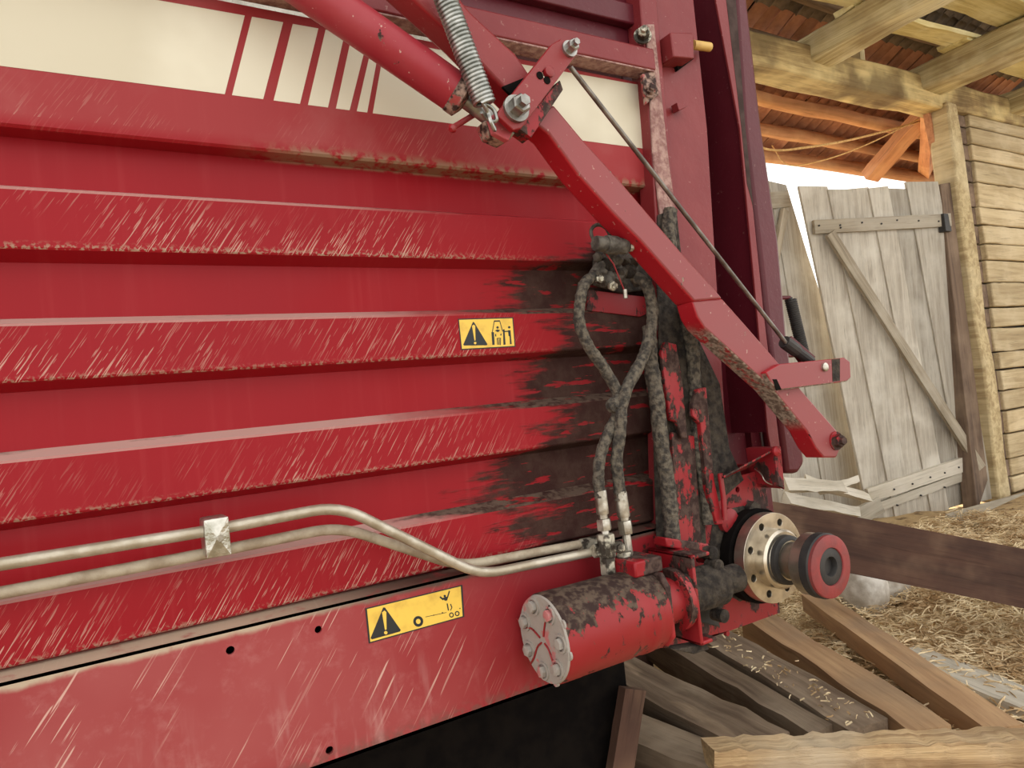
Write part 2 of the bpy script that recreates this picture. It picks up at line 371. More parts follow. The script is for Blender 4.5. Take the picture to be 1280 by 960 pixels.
def add_tube(bm, path, r, seg=12, cap=True, jit=0, mi=0):
    path = [Vector(p) for p in path]; n = len(path); rs = r if isinstance(r, (list, tuple)) else [r] * n
    t0 = (path[1] - path[0]).normalized(); u = t0.orthogonal().normalized(); rings = []
    for i, p in enumerate(path):
        t = (path[min(i + 1, n - 1)] - path[max(i - 1, 0)]).normalized()
        u = (u - t * u.dot(t)).normalized(); v = t.cross(u)
        rings.append([bm.verts.new(p + (u * math.cos(a) + v * math.sin(a)) * rs[i] * (1 + random.uniform(-jit, jit))) for a in [k * math.tau / seg for k in range(seg)]])
    for a, b in zip(rings, rings[1:]):
        for k in range(seg):
            f = bm.faces.new((a[k], a[(k + 1) % seg], b[(k + 1) % seg], b[k])); f.material_index = mi
    if cap:
        bm.faces.new(rings[0][::-1]).material_index = mi; bm.faces.new(rings[-1]).material_index = mi
def tube(name, path, r, mat, parent, seg=12, jit=0, sm=50):
    bm = bmesh.new(); add_tube(bm, path, r, seg, True, jit); return from_bm(name, bm, mat, parent, sm=sm)
def add_lathe(bm, o, axis, prof, seg=32, mi=0, ph=0.0):
    """prof: (distance along axis, radius)"""
    o = Vector(o); ax = Vector(axis).normalized(); u = ax.orthogonal().normalized()
    if abs(ax.z) < 0.9: u = (Vector((0, 0, 1)) - ax * ax.z).normalized()
    v = ax.cross(u); rings = []
    for d, r in prof:
        if r < 1e-6: rings.append([bm.verts.new(o + ax * d)])
        else: rings.append([bm.verts.new(o + ax * d + (u * math.cos(a) + v * math.sin(a)) * r) for a in [ph + k * math.tau / seg for k in range(seg)]])
    for a, b in zip(rings, rings[1:]):
        for k in range(seg):
            j = (k + 1) % seg
            if len(a) == 1 and len(b) == 1: continue
            if len(a) == 1: f = bm.faces.new((a[0], b[j], b[k]))
            elif len(b) == 1: f = bm.faces.new((a[k], a[j], b[0]))
            else: f = bm.faces.new((a[k], a[j], b[j], b[k]))
            f.material_index = mi
def lathe(name, o, axis, prof, mat, parent, seg=32, sm=35):
    bm = bmesh.new(); add_lathe(bm, o, axis, prof, seg); return from_bm(name, bm, mat, parent, sm=sm)
def add_bolt(bm, o, axis, r, h, washer=True):
    if washer: add_lathe(bm, o, axis, [(0, 0), (0, r * 1.45), (h * 0.25, r * 1.45), (h * 0.25, r * 0.9)], 20)
    add_lathe(bm, Vector(o) + Vector(axis).normalized() * h * 0.2, axis, [(0, r * 1.05), (h * 0.75, r * 1.05), (h * 0.85, r * 0.9), (h * 0.85, r * 0.62), (h * 1.25, r * 0.6), (h * 1.3, 0)], 6)
def bolt(o, axis, r, h, mat, parent, name='bolt', washer=True):
    bm = bmesh.new(); add_bolt(bm, o, axis, r, h, washer); return from_bm(name, bm, mat, parent, sm=25)
def helix(p, q, turns, R_, r, name, mat, parent, seg=6, hooks=0):
    p = Vector(p); q = Vector(q); ax = (q - p); L = ax.length; ax.normalize(); u = ax.orthogonal().normalized(); v = ax.cross(u)
    n = int(turns * 14); path = [p + ax * L * i / n + (u * math.cos(i / 14 * math.tau) + v * math.sin(i / 14 * math.tau)) * R_ for i in range(n + 1)]
    if hooks:
        path += catmull([path[-1], q + ax * hooks * 0.5, q + ax * hooks + u * R_ * 0.4, q + ax * hooks * 1.5, q + ax * hooks * 1.3 - u * R_ * 0.5], 4)[1:]
    return tube(name, path, r, mat, parent, seg)
def frame(p0, p1, up):
    x = (Vector(p1) - Vector(p0)); L = x.length; x.normalize(); up = Vector(up); z = (up - x * up.dot(x)).normalized(); y = z.cross(x)
    m = Matrix((x, y, z)).transposed().to_4x4(); m.translation = Vector(p0); return m, L
def plank(name, p0, p1, w, t, up, mat, parent=None, rag=0.0, n=6, bevel=0.0, taper=1.0, endrag=0.0):
    """board from p0 to p1 (centre of its top face), w wide, t thick below the top face"""
    m, L = frame(p0, p1, up); bm = bmesh.new(); rings = []
    for i in range(n + 1):
        f = i / n; ww = w * (1 + (taper - 1) * f); j = lambda s: random.uniform(-s, s)
        ex = [j(endrag) if i in (0, n) else 0 for _ in range(4)]
        rings.append([bm.verts.new((L * f + ex[k], sy * ww / 2 + j(rag * w * 0.5), z + j(rag * t))) for k, (sy, z) in enumerate(((-1, -t), (1, -t), (1, 0), (-1, 0)))])
    for a, b in zip(rings, rings[1:]):
        for k in range(4): bm.faces.new((a[k], a[(k + 1) % 4], b[(k + 1) % 4], b[k]))
    bm.faces.new(rings[0]); bm.faces.new(rings[-1])
    return from_bm(name, bm, mat, parent, m, sm=40, bevel=bevel)
def log(name, p0, p1, r, mat, parent=None, n=10, seg=10, rag=0.08, flat=1.0):
    m, L = frame(p0, p1, (0, 0, 1)); bm = bmesh.new()
    path = [Vector((L * i / n, random.uniform(-rag, rag) * r, random.uniform(-rag, rag) * r)) for i in range(n + 1)]
    add_tube(bm, path, r, seg, True, rag)
    if flat != 1.0:
        for v in bm.verts: v.co.z *= flat
    return from_bm(name, bm, mat, parent, m, sm=60)
# ================================================================== large structure: floor, back wall, doors, roof
YB = 3.3                                     # inner face of the barn's back wall
bm = bmesh.new(); nx, ny = 64, 40; gv = []
for i in range(nx + 1):
    for j in range(ny + 1):
        x = -5 + 21 * i / nx; y = -6 + 20 * j / ny
        z = random.uniform(-0.025, 0.015)
        if y > YB - 1.2: z += 0.0
        gv.append(bm.verts.new((x, y, z)))
for i in range(nx):
    for j in range(ny):
        a = i * (ny + 1) + j; bm.faces.new((gv[a], gv[a + ny + 1], gv[a + ny + 2], gv[a + 1]))
floor = from_bm('floor', bm, 'ground', sm=60); tag(floor, kind='structure', label='brown dirt floor of the barn strewn with straw')

wall = thing('wall_back', 'tan log wall of the barn right of the plank door', None, (7.2, YB, 0), kind='structure')
# horizontal logs right of the door post
zs = [0.02]
while zs[-1] < 3.62: zs.append(zs[-1] + random.uniform(0.15, 0.25))
zs[-1] = 3.62
for a, b in zip(zs, zs[1:]):
    x0 = 7.30 + random.uniform(-0.02, 0.03)
    plank('log_end', (7.04, YB + .03, (a + b) / 2), (x0 + .01, YB + .04, (a + b) / 2), b - a - .015, .10, (0, -1, 0), 'postdark', wall, .03, 2, .008)
    xs = [x0, 10.5] if random.random() < 0.6 else [x0, random.uniform(8.0, 8.6), 10.5]
    for q, (u, v) in enumerate(zip(xs, xs[1:])):
        yy = YB + random.uniform(-0.015, 0.02)
        plank('wall_log', (u, yy, (a + b) / 2), (v - 0.006, yy + random.uniform(-.01, .01), (a + b) / 2 + random.uniform(-.012, .012)), b - a - 0.012, 0.12, (0, -1, 0), 'log', wall, 0.05, 9, 0.012)
box('wall_log_backing', (7.15, YB + 0.10, 0), (10.6, YB + 0.14, 3.7), 'deck', wall)
# dark boarding of the same wall behind the wagon (left of the doorway)
for k in range(9):
    plank('wall_board', (-4 + k * 0.88 * 0.9, YB, 0), (-4 + k * 0.88 * 0.9, YB, 3.7), 0.78, 0.05, (0, -1, 0), 'door', wall, 0.01, 3)
# corner blocks: the log ends seen as a darker column beside the post
post = plank('trim_1', (7.03, YB - 0.03, 0), (6.94, YB - 0.05, 3.66), 0.20, 0.20, (0, -1, 0), 'post', None, 0.08, 9, 0.02)
tag(post, 'pale old wooden door post under the tie beam, beside the log wall', kind='structure')
p2 = slab('trim_2', [(1176, 230), (1188, 228), (1235, 600), (1222, 640)], YB + 0.02, 0.12, 'postdark', None, 0.006)
tag(p2, 'dark inner door jamb between the plank door and the pale post', kind='structure')
p3 = slab('trim_3', [(1161, 138), (1165, 138), (1187, 232), (1180, 232)], YB + 0.10, 0.06, 'strut', None, 0.004)
tag(p3, 'thin broken orange lath standing above the top right corner of the door', kind='structure')

beam = plank('trim_4', (-3.5, YB - 0.02, 3.63), (8.8, YB - 0.02, 3.76), 0.26, 0.24, (0, -1, 0), 'beamw', None, 0.06, 32, 0.02)
tag(beam, 'long yellowish tie beam over the doorway carrying the joists', kind='structure')

# --- main plank door (leaf hinged at the right post, sagging)
door = thing('door_1', 'large grey plank door with two ledges and a long diagonal brace', None, (6.6, YB, 0.0), kind='structure')
YL, YR = 3.80, 3.34
TL, TR, BR, BL = py(1001, 236, YL), py(1171, 229, YR), py(1240, 622, YR), py(1092, 664, YL)
def dq(u, v, o=0.0):                          # point on the leaf, u across, v down, o towards the viewer
    p = (TL * (1 - u) + TR * u) * (1 - v) + (BL * (1 - u) + BR * u) * v
    nrm = (TR - TL).cross(BL - TL).normalized()
    if nrm.y > 0: nrm = -nrm
    return p + nrm * o
us = [0, 0.19, 0.335, 0.485, 0.62, 0.77, 1.0]
for k, (a, b) in enumerate(zip(us, us[1:])):
    bm = bmesh.new(); g = -0.006; o = 0.010 if k % 2 else -0.006; t0 = random.uniform(-0.01, 0.012)
    e = lambda: random.uniform(-0.006, 0.006)
    pts = [dq(a + g, t0, o), dq(b - g, t0 + e(), o), dq(b - g, 0.5, o), dq(b - g, 1.0 + e(), o), dq(a + g, 1.0 + e(), o), dq(a + g, 0.5, o)]
    add_prism(bm, pts, dq(0, 0, -0.03) - dq(0, 0, 0))
    from_bm('plank', bm, 'door', door, bevel=0.004)
plank('ledge', dq(0.02, 0.112, 0.04), dq(1.03, 0.120, 0.045), 0.115, 0.035, dq(0, 0, 1) - dq(0, 0, 0), 'brace', door, 0.04, 8)
plank('ledge', dq(-0.35, 0.965, 0.05), dq(0.08, 0.925, 0.05), 0.15, 0.04, dq(0, 0, 1) - dq(0, 0, 0), 'pale', door, 0.05, 8)
plank('ledge', dq(0.0, 0.893, 0.04), dq(0.80, 0.872, 0.045), 0.125, 0.04, dq(0, 0, 1) - dq(0, 0, 0), 'pale', door, 0.04, 8)
plank('ledge', dq(0.0, 0.935, 0.03), dq(0.97, 0.902, 0.035), 0.075, 0.04, dq(0, 0, 1) - dq(0, 0, 0), 'pale', door, 0.06, 8)
plank('brace', dq(0.10, 0.135, 0.085), dq(0.90, 0.893, 0.085), 0.085, 0.04, dq(0, 0, 1) - dq(0, 0, 0), 'brace', door, 0.04, 9)
for u, v in ((0.05, .11), (0.2, .113), (0.2, .12), (.36, .11), (.5, .117), (.62, .11), (.78, .116), (.93, .122), (.2, .892), (.35, .89), (.5, .884), (.62, .882), (.74, .876), (.2, .94), (.4, .93), (.6, .925), (.8, .915)):
    lathe('nail', dq(u, v, 0.036), dq(0, 0, 1) - dq(0, 0, 0), [(0, 0.008), (0.014, 0.008), (0.017, 0)], 'black', door, 8)
box('hinge_block', tuple(dq(1.0, 0.125, 0.02) - Vector((0.07, .03, .09))), tuple(dq(1.0, 0.125, 0.02) + Vector((0.03, .03, .07))), 'black', door, 0.004)

# --- the second leaf, further left, half hidden by the wagon
door2 = thing('door_2', 'second grey door leaf left of the bright slit, half behind the wagon', None, (4.8, 4.1, 0), kind='structure')
Y2 = 4.0
for k, q in enumerate(([(640, 205), (740, 212), (830, 690), (740, 710)], [(739, 212), (840, 220), (920, 680), (829, 690)], [(838, 220), (931, 224), (1011, 665), (918, 680)], [(929, 224), (962, 226), (1040, 660), (1009, 665)], [(961, 226), (983, 231), (1010, 320), (1120, 650), (1038, 660)])):
    slab('plank', q, Y2 + 0.012 * (k % 2), 0.03, 'door', door2, 0.004)
plank('rail', py(945, 252, Y2 - 0.02), py(987, 248, Y2 - 0.02), 0.14, 0.04, (0, -1, 0), 'brace', door2, 0.04, 4)
plank('brace', py(983, 262, Y2 - 0.05), py(966, 350, Y2 - 0.05), 0.07, 0.04, (0, -1, 0), 'brace', door2, 0.04, 4)

# --- roof: tiles seen from below, purlins, joists, loft boards
ceil = thing('ceiling', 'underside of the tiled barn roof with joists and loft boards', None, (5, 3, 4.2), kind='structure')
RZ = lambda y: 3.97 + (4.0 - y) * 0.40        # roof plane (underside of the tiles)
bm = bmesh.new()
add_prism(bm, [(-5, 4.80, RZ(4.80) + .10), (12, 4.80, RZ(4.80) + .10), (12, -0.2, RZ(-0.2) + .10), (-5, -0.2, RZ(-0.2) + .10)], (0, 0, 0.05))
from_bm('roof_underlay', bm, 'deck', ceil)
tme = []
for v in range(6):
    bm = bmesh.new(); L = 0.40; Wd = 0.150
    top = [(-Wd / 2, 0, 0.0), (-Wd / 4, 0, 0.022), (0, 0, 0.03), (Wd / 4, 0, 0.022), (Wd / 2, 0, 0.0)]
    top = [(x + random.uniform(-.003, .003), y, z) for x, y, z in top]
    rows = []
    for (yy, dz) in ((0, 0), (L, 0.02)):
        rows.append([bm.verts.new((x, yy, z + dz)) for x, y, z in top]); rows.append([bm.verts.new((x, yy, z + dz + 0.014)) for x, y, z in top])
    for i in range(4):
        bm.faces.new((rows[0][i], rows[0][i + 1], rows[2][i + 1], rows[2][i])); bm.faces.new((rows[1][i + 1], rows[1][i], rows[3][i], rows[3][i + 1]))
        bm.faces.new((rows[0][i + 1], rows[0][i], rows[1][i], rows[1][i + 1])); bm.faces.new((rows[2][i], rows[2][i + 1], rows[3][i + 1], rows[3][i]))
    for i in (0, 4): bm.faces.new((rows[0][i], rows[2][i], rows[3][i], rows[1][i]))
    bmesh.ops.recalc_face_normals(bm, faces=bm.faces[:])
    me = bpy.data.meshes.new('roof_tile'); bm.to_mesh(me); bm.free(); me.materials.append(M['tile' if v < 3 else 'tileshade']); smooth(me, 50); tme.append(me)
slope = math.atan(0.40)
rows_y = [4.80 - 0.34 * k for k in range(9)]
spans = [(4.9, 9.4), (4.6, 9.2), (4.4, 9.0), (4.2, 8.9), (4.2, 8.7), (4.0, 8.5), (3.9, 8.4), (3.8, 8.0), (3.8, 7.6)]
for r, yy in enumerate(rows_y):
    x = spans[r][0]
    while x < spans[r][1]:
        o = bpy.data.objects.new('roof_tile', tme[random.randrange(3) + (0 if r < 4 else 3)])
        mw = Matrix.Translation((x, yy, RZ(yy) + random.uniform(-.006, .006))) @ Matrix.Rotation(-slope + random.uniform(-.02, .02), 4, 'X') @ Matrix.Rotation(math.pi + random.uniform(-.05, .05), 4, 'Z')
        link(o, ceil, mw); x += 0.157
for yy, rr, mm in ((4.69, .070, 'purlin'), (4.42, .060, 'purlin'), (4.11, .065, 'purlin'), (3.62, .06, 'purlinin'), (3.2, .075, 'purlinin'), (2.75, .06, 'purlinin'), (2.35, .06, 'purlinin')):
    log('purlin', (3.4, yy, RZ(yy) - rr - .015), (9.6, yy + random.uniform(-.02, .02), RZ(yy) - rr - .015), rr, mm, ceil, 14, 10, 0.12)
# slanting strut and rafter out under the eave
plank('strut', py(1158, 148, 3.75), py(1090, 226, 4.45), 0.17, 0.13, (-.3, -1, -.3), 'strut', ceil, 0.04, 8)
plank('rafter', py(1172, 140, 3.5), py(1164, 216, 4.6), 0.15, 0.12, (-.6, -1, -.3), 'strut', ceil, 0.04, 6)
# joists bearing on the tie beam
JZ = 3.74
plank('joist', (5.09, 3.50, JZ + .20), (5.02, 0.2, JZ + .20), 0.26, 0.22, (0, 0, 1), 'joist', ceil, 0.06, 12, 0.02)
plank('joist', (6.66, 3.50, JZ + .20), (6.60, 0.2, JZ + .20), 0.34, 0.22, (0, 0, 1), 'joist', ceil, 0.06, 12, 0.02)
plank('joist', (8.25, 3.50, JZ + .20), (8.2, 0.2, JZ + .20), 0.28, 0.22, (0, 0, 1), 'joist', ceil, 0.06, 12, 0.02)
LZ = JZ + 0.235
for (x0, y0, x1, y1, w) in ((4.95, 2.98, 7.0, 2.88, 0.17), (5.0, 2.48, 7.2, 2.50, 0.30), (3.2, 2.95, 5.2, 2.80, 0.26), (3.2, 2.52, 5.25, 2.46, 0.30), (6.4, 2.95, 8.6, 2.98, 0.22), (6.5, 2.15, 8.8, 2.1, 0.3), (4.9, 2.05, 7.0, 2.02, 0.3), (3.2, 2.1, 5.2, 2.05, 0.3)):
    plank('loft_board', (x0, y0, LZ), (x1, y1, LZ + .02), w, 0.035, (0, 0, 1), 'loft', ceil, 0.12, 9, 0, 1, 0.03)
plank('stud', (5.78, 3.36, 3.78), (5.80, 3.36, 4.15), 0.07, 0.07, (0, -1, 0), 'joist', ceil, 0.03, 3)

# ================================================================== the forage wagon
wagon = thing('forage_wagon', 'red forage wagon with ribbed side panel, latch lever, hoses and hydraulic motor', 'wagon', (0.6, 2.1, 0.0))
XL = -1.0
prof = [(1.195, 2.02), (1.195, 1.776), (1.199, 1.772), (1.235, 1.771), (1.235, 1.698)]
for zt, zb in ((1.685, 1.596), (1.4885, 1.4065), (1.2975, 1.2125), (1.1065, 1.0185)):
    prof += [(1.235, zt + .013), (1.202, zt + .001), (1.2, zt - .003), (1.2, zb + .003), (1.202, zb), (1.235, zb - .012)]
prof += [(1.24, 1.00), (1.26, 1.00), (1.26, 2.02)]
bm = bmesh.new()
XE = 1.175
ts = [XL, 0.0, 0.5, 0.9, XE]
rings = [[bm.verts.new((x, y, z)) for y, z in prof] for x in ts]
n = len(prof)
for a, b in zip(rings, rings[1:]):
    for k in range(n): bm.faces.new((a[k], a[(k + 1) % n], b[(k + 1) % n], b[k]))
bm.faces.new(rings[0]); bm.faces.new(rings[-1])
panel = from_bm('side_panel', bm, 'panel', wagon, sm=18)
tag(panel, 'ribbed red side panel with straw scratches and black grease')

# sill beam with drilled holes
SY = 1.17
holes = [(288, 813, .0065), (398, 787, .006), (412, 938, .0065)]
hl = []
for (hx, hy, r) in holes:
    c = py(hx, hy, SY); hl.append([c + Vector((math.cos(a) * r, 0, math.sin(a) * r)) for a in [i * math.tau / 14 for i in range(14)]])
bm = bmesh.new()
add_prism(bm, [(XL, SY, .758), (1.36, SY, .758), (1.36, SY, 1.008), (XL, SY, 1.008)], (0, 0.006, 0), 0, hl)
add_prism(bm, [(XL, SY, 1.008), (1.12, SY, 1.008), (1.12, SY + .045, 1.014), (XL, SY + .045, 1.014)], (0, 0, -0.005))
add_prism(bm, [(XL, SY, .758), (1.36, SY, .758), (1.36, SY + .05, .758), (XL, SY + .05, .758)], (0, 0, 0.006))
sill = from_bm('sill_beam', bm, 'sill', wagon, sm=20)
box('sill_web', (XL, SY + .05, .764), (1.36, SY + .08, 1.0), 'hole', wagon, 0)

# cream decal stripes on the fascia
FY = 1.1945
def decal(pix): return slab('decal_stripe', pix, FY, 0.0008, 'cream', wagon, 0)
lt = lambda x: 0.0 + (20 - 0) * (x - 200) / 110     # upper edge of the decal (pixels)
up = lambda x: 20 + (x - 310) * 0.176
lo = lambda x: 82 + x * 0.1262 + (x * x) * 0.0000032
def stripe(a, b, c, d): decal([(a, up(a)), (b, up(b)), (d, lo(d)), (c, lo(c))])
decal([(-140, up(-140)), (306, up(306)), (281, lo(281)), (-140, lo(-140))])
stripe(315, 354, 290, 329); stripe(366, 398, 342, 375); stripe(407, 431, 385, 410)
stripe(440, 460, 420, 437); stripe(467, 476, 446, 459)
decal([(482, up(482)), (806, up(806)), (814, lo(814)), (466, lo(466))])

# rails and recess above the fascia
zt, zb = py(780, 52, 1.15).z, py(780, 79, 1.15).z
box('top_rail', (XL, 1.15, zb), (1.16, 1.20, zt), 'reddull', wagon, 0.004)
box('rail_dust', (XL, 1.1515, zb - 0.004), (1.155, 1.195, zb), 'postcrust', wagon, 0.001)
box('upper_panel', (XL, 1.215, zt - .02), (1.2, 1.235, 2.7), 'reddark', wagon)
for zz in (zt + .075, zt + .22, zt + .36): box('upper_rail', (XL, 1.19, zz), (1.17, 1.215, zz + .05), 'reddark', wagon, 0.004)

# corner structure at the rear
slab('corner_post', [(797, -60), (818, -60), (821, 0), (838, 190), (850, 330), (858, 420), (868, 690), (832, 690), (822, 310), (815, 190), (800, 0)], 1.165, 0.05, 'reddull', wagon, 0.003)
slab('post_crust', [(808, 30), (818, 30), (835, 190), (845, 265), (825, 268), (816, 190), (811, 90)], 1.1595, 0.005, 'postcrust', wagon, 0.002)
slab('post_crust', [(823, 268), (846, 262), (864, 430), (876, 560), (884, 690), (822, 690), (818, 560), (824, 420), (820, 310)], 1.1595, 0.005, 'darkcrust', wagon, 0.002)
slab('post_crust', [(852, 330), (862, 400), (900, 480), (912, 560), (930, 600), (884, 640), (864, 430)], 1.158, 0.004, 'darkcrust', wagon, 0.001)
slab('corner_plate', [(815, -60), (862, -60), (867, 0), (884, 160), (897, 370), (903, 470), (912, 612), (862, 612), (836, 190), (818, 0)], 1.19, 0.01, 'reddull', wagon, 0.002)
box('recess_back', (1.22, 1.33, 0.80), (1.60, 1.34, 2.7), 'reddark', wagon)
slab('rear_flange', [(887, -60), (903, -60), (908, 0), (931, 160), (955, 395), (975, 560), (981, 612), (972, 606), (960, 540), (947, 395), (925, 160), (895, 0)], 1.2, 0.006, 'reddull', wagon, 0.001)
slab('flange_web', [(889, -60), (895, -60), (901, 0), (928, 160), (951, 395), (966, 540), (962, 540), (948, 395), (926, 160), (897, 0)], 1.206, 0.125, 'reddark', wagon, 0)
slab('flange_seal', [(900, -60), (915, -60), (920, 0), (932, 160), (942, 260), (934, 230), (927, 160), (908, 0)], 1.199, 0.004, 'rubberseal', wagon, 0.001)
slab('tailgate_post', [(912, -60), (928, -60), (935, 0), (953, 160), (974, 300), (985, 424), (1007, 578), (999, 592), (984, 592), (962, 424), (948, 300), (931, 160), (920, 0)], 1.235, 0.07, 'reddark', wagon, 0.012)
box('tailgate_panel', (1.52, 1.31, 1.08), (1.56, 3.0, 2.75), 'reddark', wagon)
box('side_panel_far', (XL, 3.0, 0.76), (1.56, 3.05, 2.7), 'reddark', wagon)
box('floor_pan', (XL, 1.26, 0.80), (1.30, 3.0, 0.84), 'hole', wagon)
box('front_panel', (XL - .04, 1.2, 0.76), (XL, 3.05, 2.7), 'reddark', wagon)
slab('latch_block', [(838, 40), (867, 41), (868, 73), (842, 71)], 1.14, 0.05, 'reddull', wagon, 0.003)
slab('latch_block_gusset', [(842, 71), (868, 73), (848, 88)], 1.18, 0.01, 'hole', wagon, 0)
slab('latch_tab', [(846, 128), (861, 132), (849, 138)], 1.165, 0.02, 'reddull', wagon, 0.001)
tube('pin', [py(866, 56, 1.165), py(887, 59, 1.165)], 0.011, 'pinyellow', wagon, 14)
bolt(py(803, 46, 1.15), (-.6, -1, .2), 0.014, 0.02, 'zincdirty', wagon)
bolt(py(812, 113, 1.15), (-.3, -1, 0), 0.012, 0.012, 'redcrust', wagon)
slab('post_lug', [(803, 92), (818, 88), (824, 118), (808, 130)], 1.155, 0.01, 'redcrust', wagon, 0.002)

# bearing plate at the lower rear corner, its shelf and gusset
slab('end_plate', [(884, 606), (904, 600), (950, 588), (962, 640), (975, 766), (880, 800), (800, 815), (812, 690), (870, 650)], 1.164, 0.008, 'redend', wagon, 0.002, [(922, 612, .007), (898, 755, .008), (910, 792, .006)])
box('end_plate_edge', (1.375, 1.165, .76), (1.385, 1.32, 1.10), 'redend', wagon)
bm = bmesh.new(); add_prism(bm, [py(897, 602, 1.16), py(905, 597, 1.10), py(972, 561, 1.10), py(966, 572, 1.19)], (0, 0, 0.004))
from_bm('corner_shelf', bm, 'redgrime', wagon)
slab('shelf_gusset', [(966, 560), (976, 558), (981, 611), (974, 607)], 1.10, 0.08, 'redend', wagon, 0.001)
lathe('shelf_rivet', py(969, 564, 1.098), (0, -1, 0), [(0, .012), (.006, .012), (.012, .004), (.012, 0)], 'redgrime', wagon, 12)
tube('wire', catmull([py(943, 586, 1.15), py(951, 592, 1.13), py(957, 602, 1.12), (py(968, 607, 1.12)), py(979, 613, 1.12)], 4), 0.0013, 'zinc', wagon, 6)
slab('bracket_strap', [(827, 441), (832, 427), (846, 430), (854, 480), (860, 548), (853, 548), (846, 528), (838, 525)], 1.135, 0.012, 'redgrime', wagon, 0.003)
slab('bracket_strap', [(873, 486), (883, 484), (893, 600), (905, 655), (896, 656), (884, 610), (876, 530), (866, 520), (866, 505)], 1.13, 0.014, 'redgrime', wagon, 0.002)
slab('bracket_strap', [(840, 540), (868, 545), (878, 690), (846, 680)], 1.15, 0.01, 'redgrime', wagon, 0.002)
tube('bracket_lip', [py(900, 592, 1.12), py(904, 620, 1.12), py(906, 650, 1.12)], 0.006, 'red', wagon)

# hub with drilled flange, journal, bearing cap
hx, hz = 1.305, 0.8985
hub = lathe('hub', (hx, 1.164, hz), (0, -1, 0), [(0, .06), (.004, .108), (.03, .108), (.03, .06)], 'hole', wagon, 40)
bm = bmesh.new()
def circ(cx, cz, r, n, y, ph=0): return [Vector((cx + math.cos(a + ph) * r, y, cz + math.sin(a + ph) * r)) for a in [i * math.tau / n for i in range(n)]]
hh = [circ(hx + math.cos(a) * .081, hz + math.sin(a) * .081, .0085, 12, 1.098) for a in [math.tau * (i + .5) / 8 for i in range(8)]]
add_prism(bm, circ(hx, hz, .101, 56, 1.098), (0, 0.028, 0), 0, hh)
from_bm('flange', bm, 'steel', hub, sm=30, bevel=0.0015)
lathe('journal', (hx, 1.10, hz), (0, -1, 0), [(0, .066), (.026, .066), (.031, .061), (.031, .053), (.045, .046), (.045, .041), (.10, .041), (.10, .04)], 'steel', hub, 48)
lathe('seal_lip', (hx, 1.066, hz), (0, -1, 0), [(0, .044), (0, .055), (.010, .054), (.014, .047), (.014, .044)], 'black', hub, 40)
lathe('bearing_ring', (hx, 1.012, hz), (0, -1, 0), [(0, .038), (0, .063), (.004, .066), (.030, .066), (.030, .05)], 'steel', hub, 48)
lathe('rubber_seal', (hx, .983, hz), (0, -1, 0), [(0, .05), (0, .0685), (.018, .0685), (.021, .065), (.021, .05)], 'black', hub, 48)
lathe('end_cap', (hx, .972, hz), (0, -1, 0), [(0, .05), (0, .0655), (.017, .0655), (.019, .0625), (.019, .040), (.017, .039), (-.012, .039), (-.012, .0)], 'cap', hub, 48)
lathe('centre_plug', (hx, .964, hz), (0, -1, 0), [(0, .0385), (.008, .0385), (.009, .037), (.009, .021), (.006, .020), (-.004, .0195), (-.004, 0)], 'black', hub, 40)
slab('grease_patch', [(893, 640), (930, 632), (955, 650), (962, 740), (925, 752), (896, 735), (884, 700)], 1.1625, .0015, 'darkcrust', wagon, .0007)
lathe('grease_nut', (1.318, 1.164, 1.0), (0, -1, 0), [(0, .022), (.016, .022), (.016, .0)], 'darkcrust', wagon, 6)
lathe('bolt_boss', (1.235, 1.164, .99), (0, -1, 0), [(0, .030), (.012, .028), (.018, .012), (.018, 0)], 'redend', wagon, 20)

# hydraulic motor, axis along the wagon
MC = Vector((0, 1.082, 0.8835))
motor = lathe('hydraulic_motor', MC + Vector((.664, 0, 0)), (1, 0, 0), [(0, .0), (0, .0775), (.005, .0795), (.045, .0795), (.05, .079), (.16, .079), (.163, .0775), (.19, .0775), (.193, .079), (.21, .079), (.213, .0775), (.235, .0775), (.236, .05), (.30, .045), (.32, .045)], 'redmotor', wagon, 56)
endc = lathe('end_cover', MC + Vector((.664, 0, 0)), (-1, 0, 0), [(0, .0775), (.004, .076), (.004, .0)], 'greycrust', motor, 48)
for k in range(7):
    a = math.tau * k / 7 + 0.35
    p = MC + Vector((.660, math.cos(a) * .058, math.sin(a) * .058))
    bm = bmesh.new(); add_lathe(bm, p, (-1, 0, 0), [(0, .0165), (.003, .0165), (.003, .0125)], 16); add_lathe(bm, p, (-1, 0, 0), [(.001, .0105), (.010, .0105), (.011, .008), (.011, 0)], 6, 0, a)
    from_bm('cover_bolt', bm, 'greycrust', motor, sm=30)
for a in (0.2, 2.2, 3.9, 5.3):
    d = Vector((0, math.cos(a), math.sin(a))); c = MC + Vector((.6585, 0, 0))
    bm = bmesh.new(); add_tube(bm, catmull([c + d * .008, c + d * .03 + Vector((0, .004, .006)), c + d * .05 + Vector((0, .008, 0)), c + d * .075 + Vector((0, .010, .006))], 4), 0.0018, 6)
    from_bm('cover_rib', bm, 'redmotor', motor, sm=60)
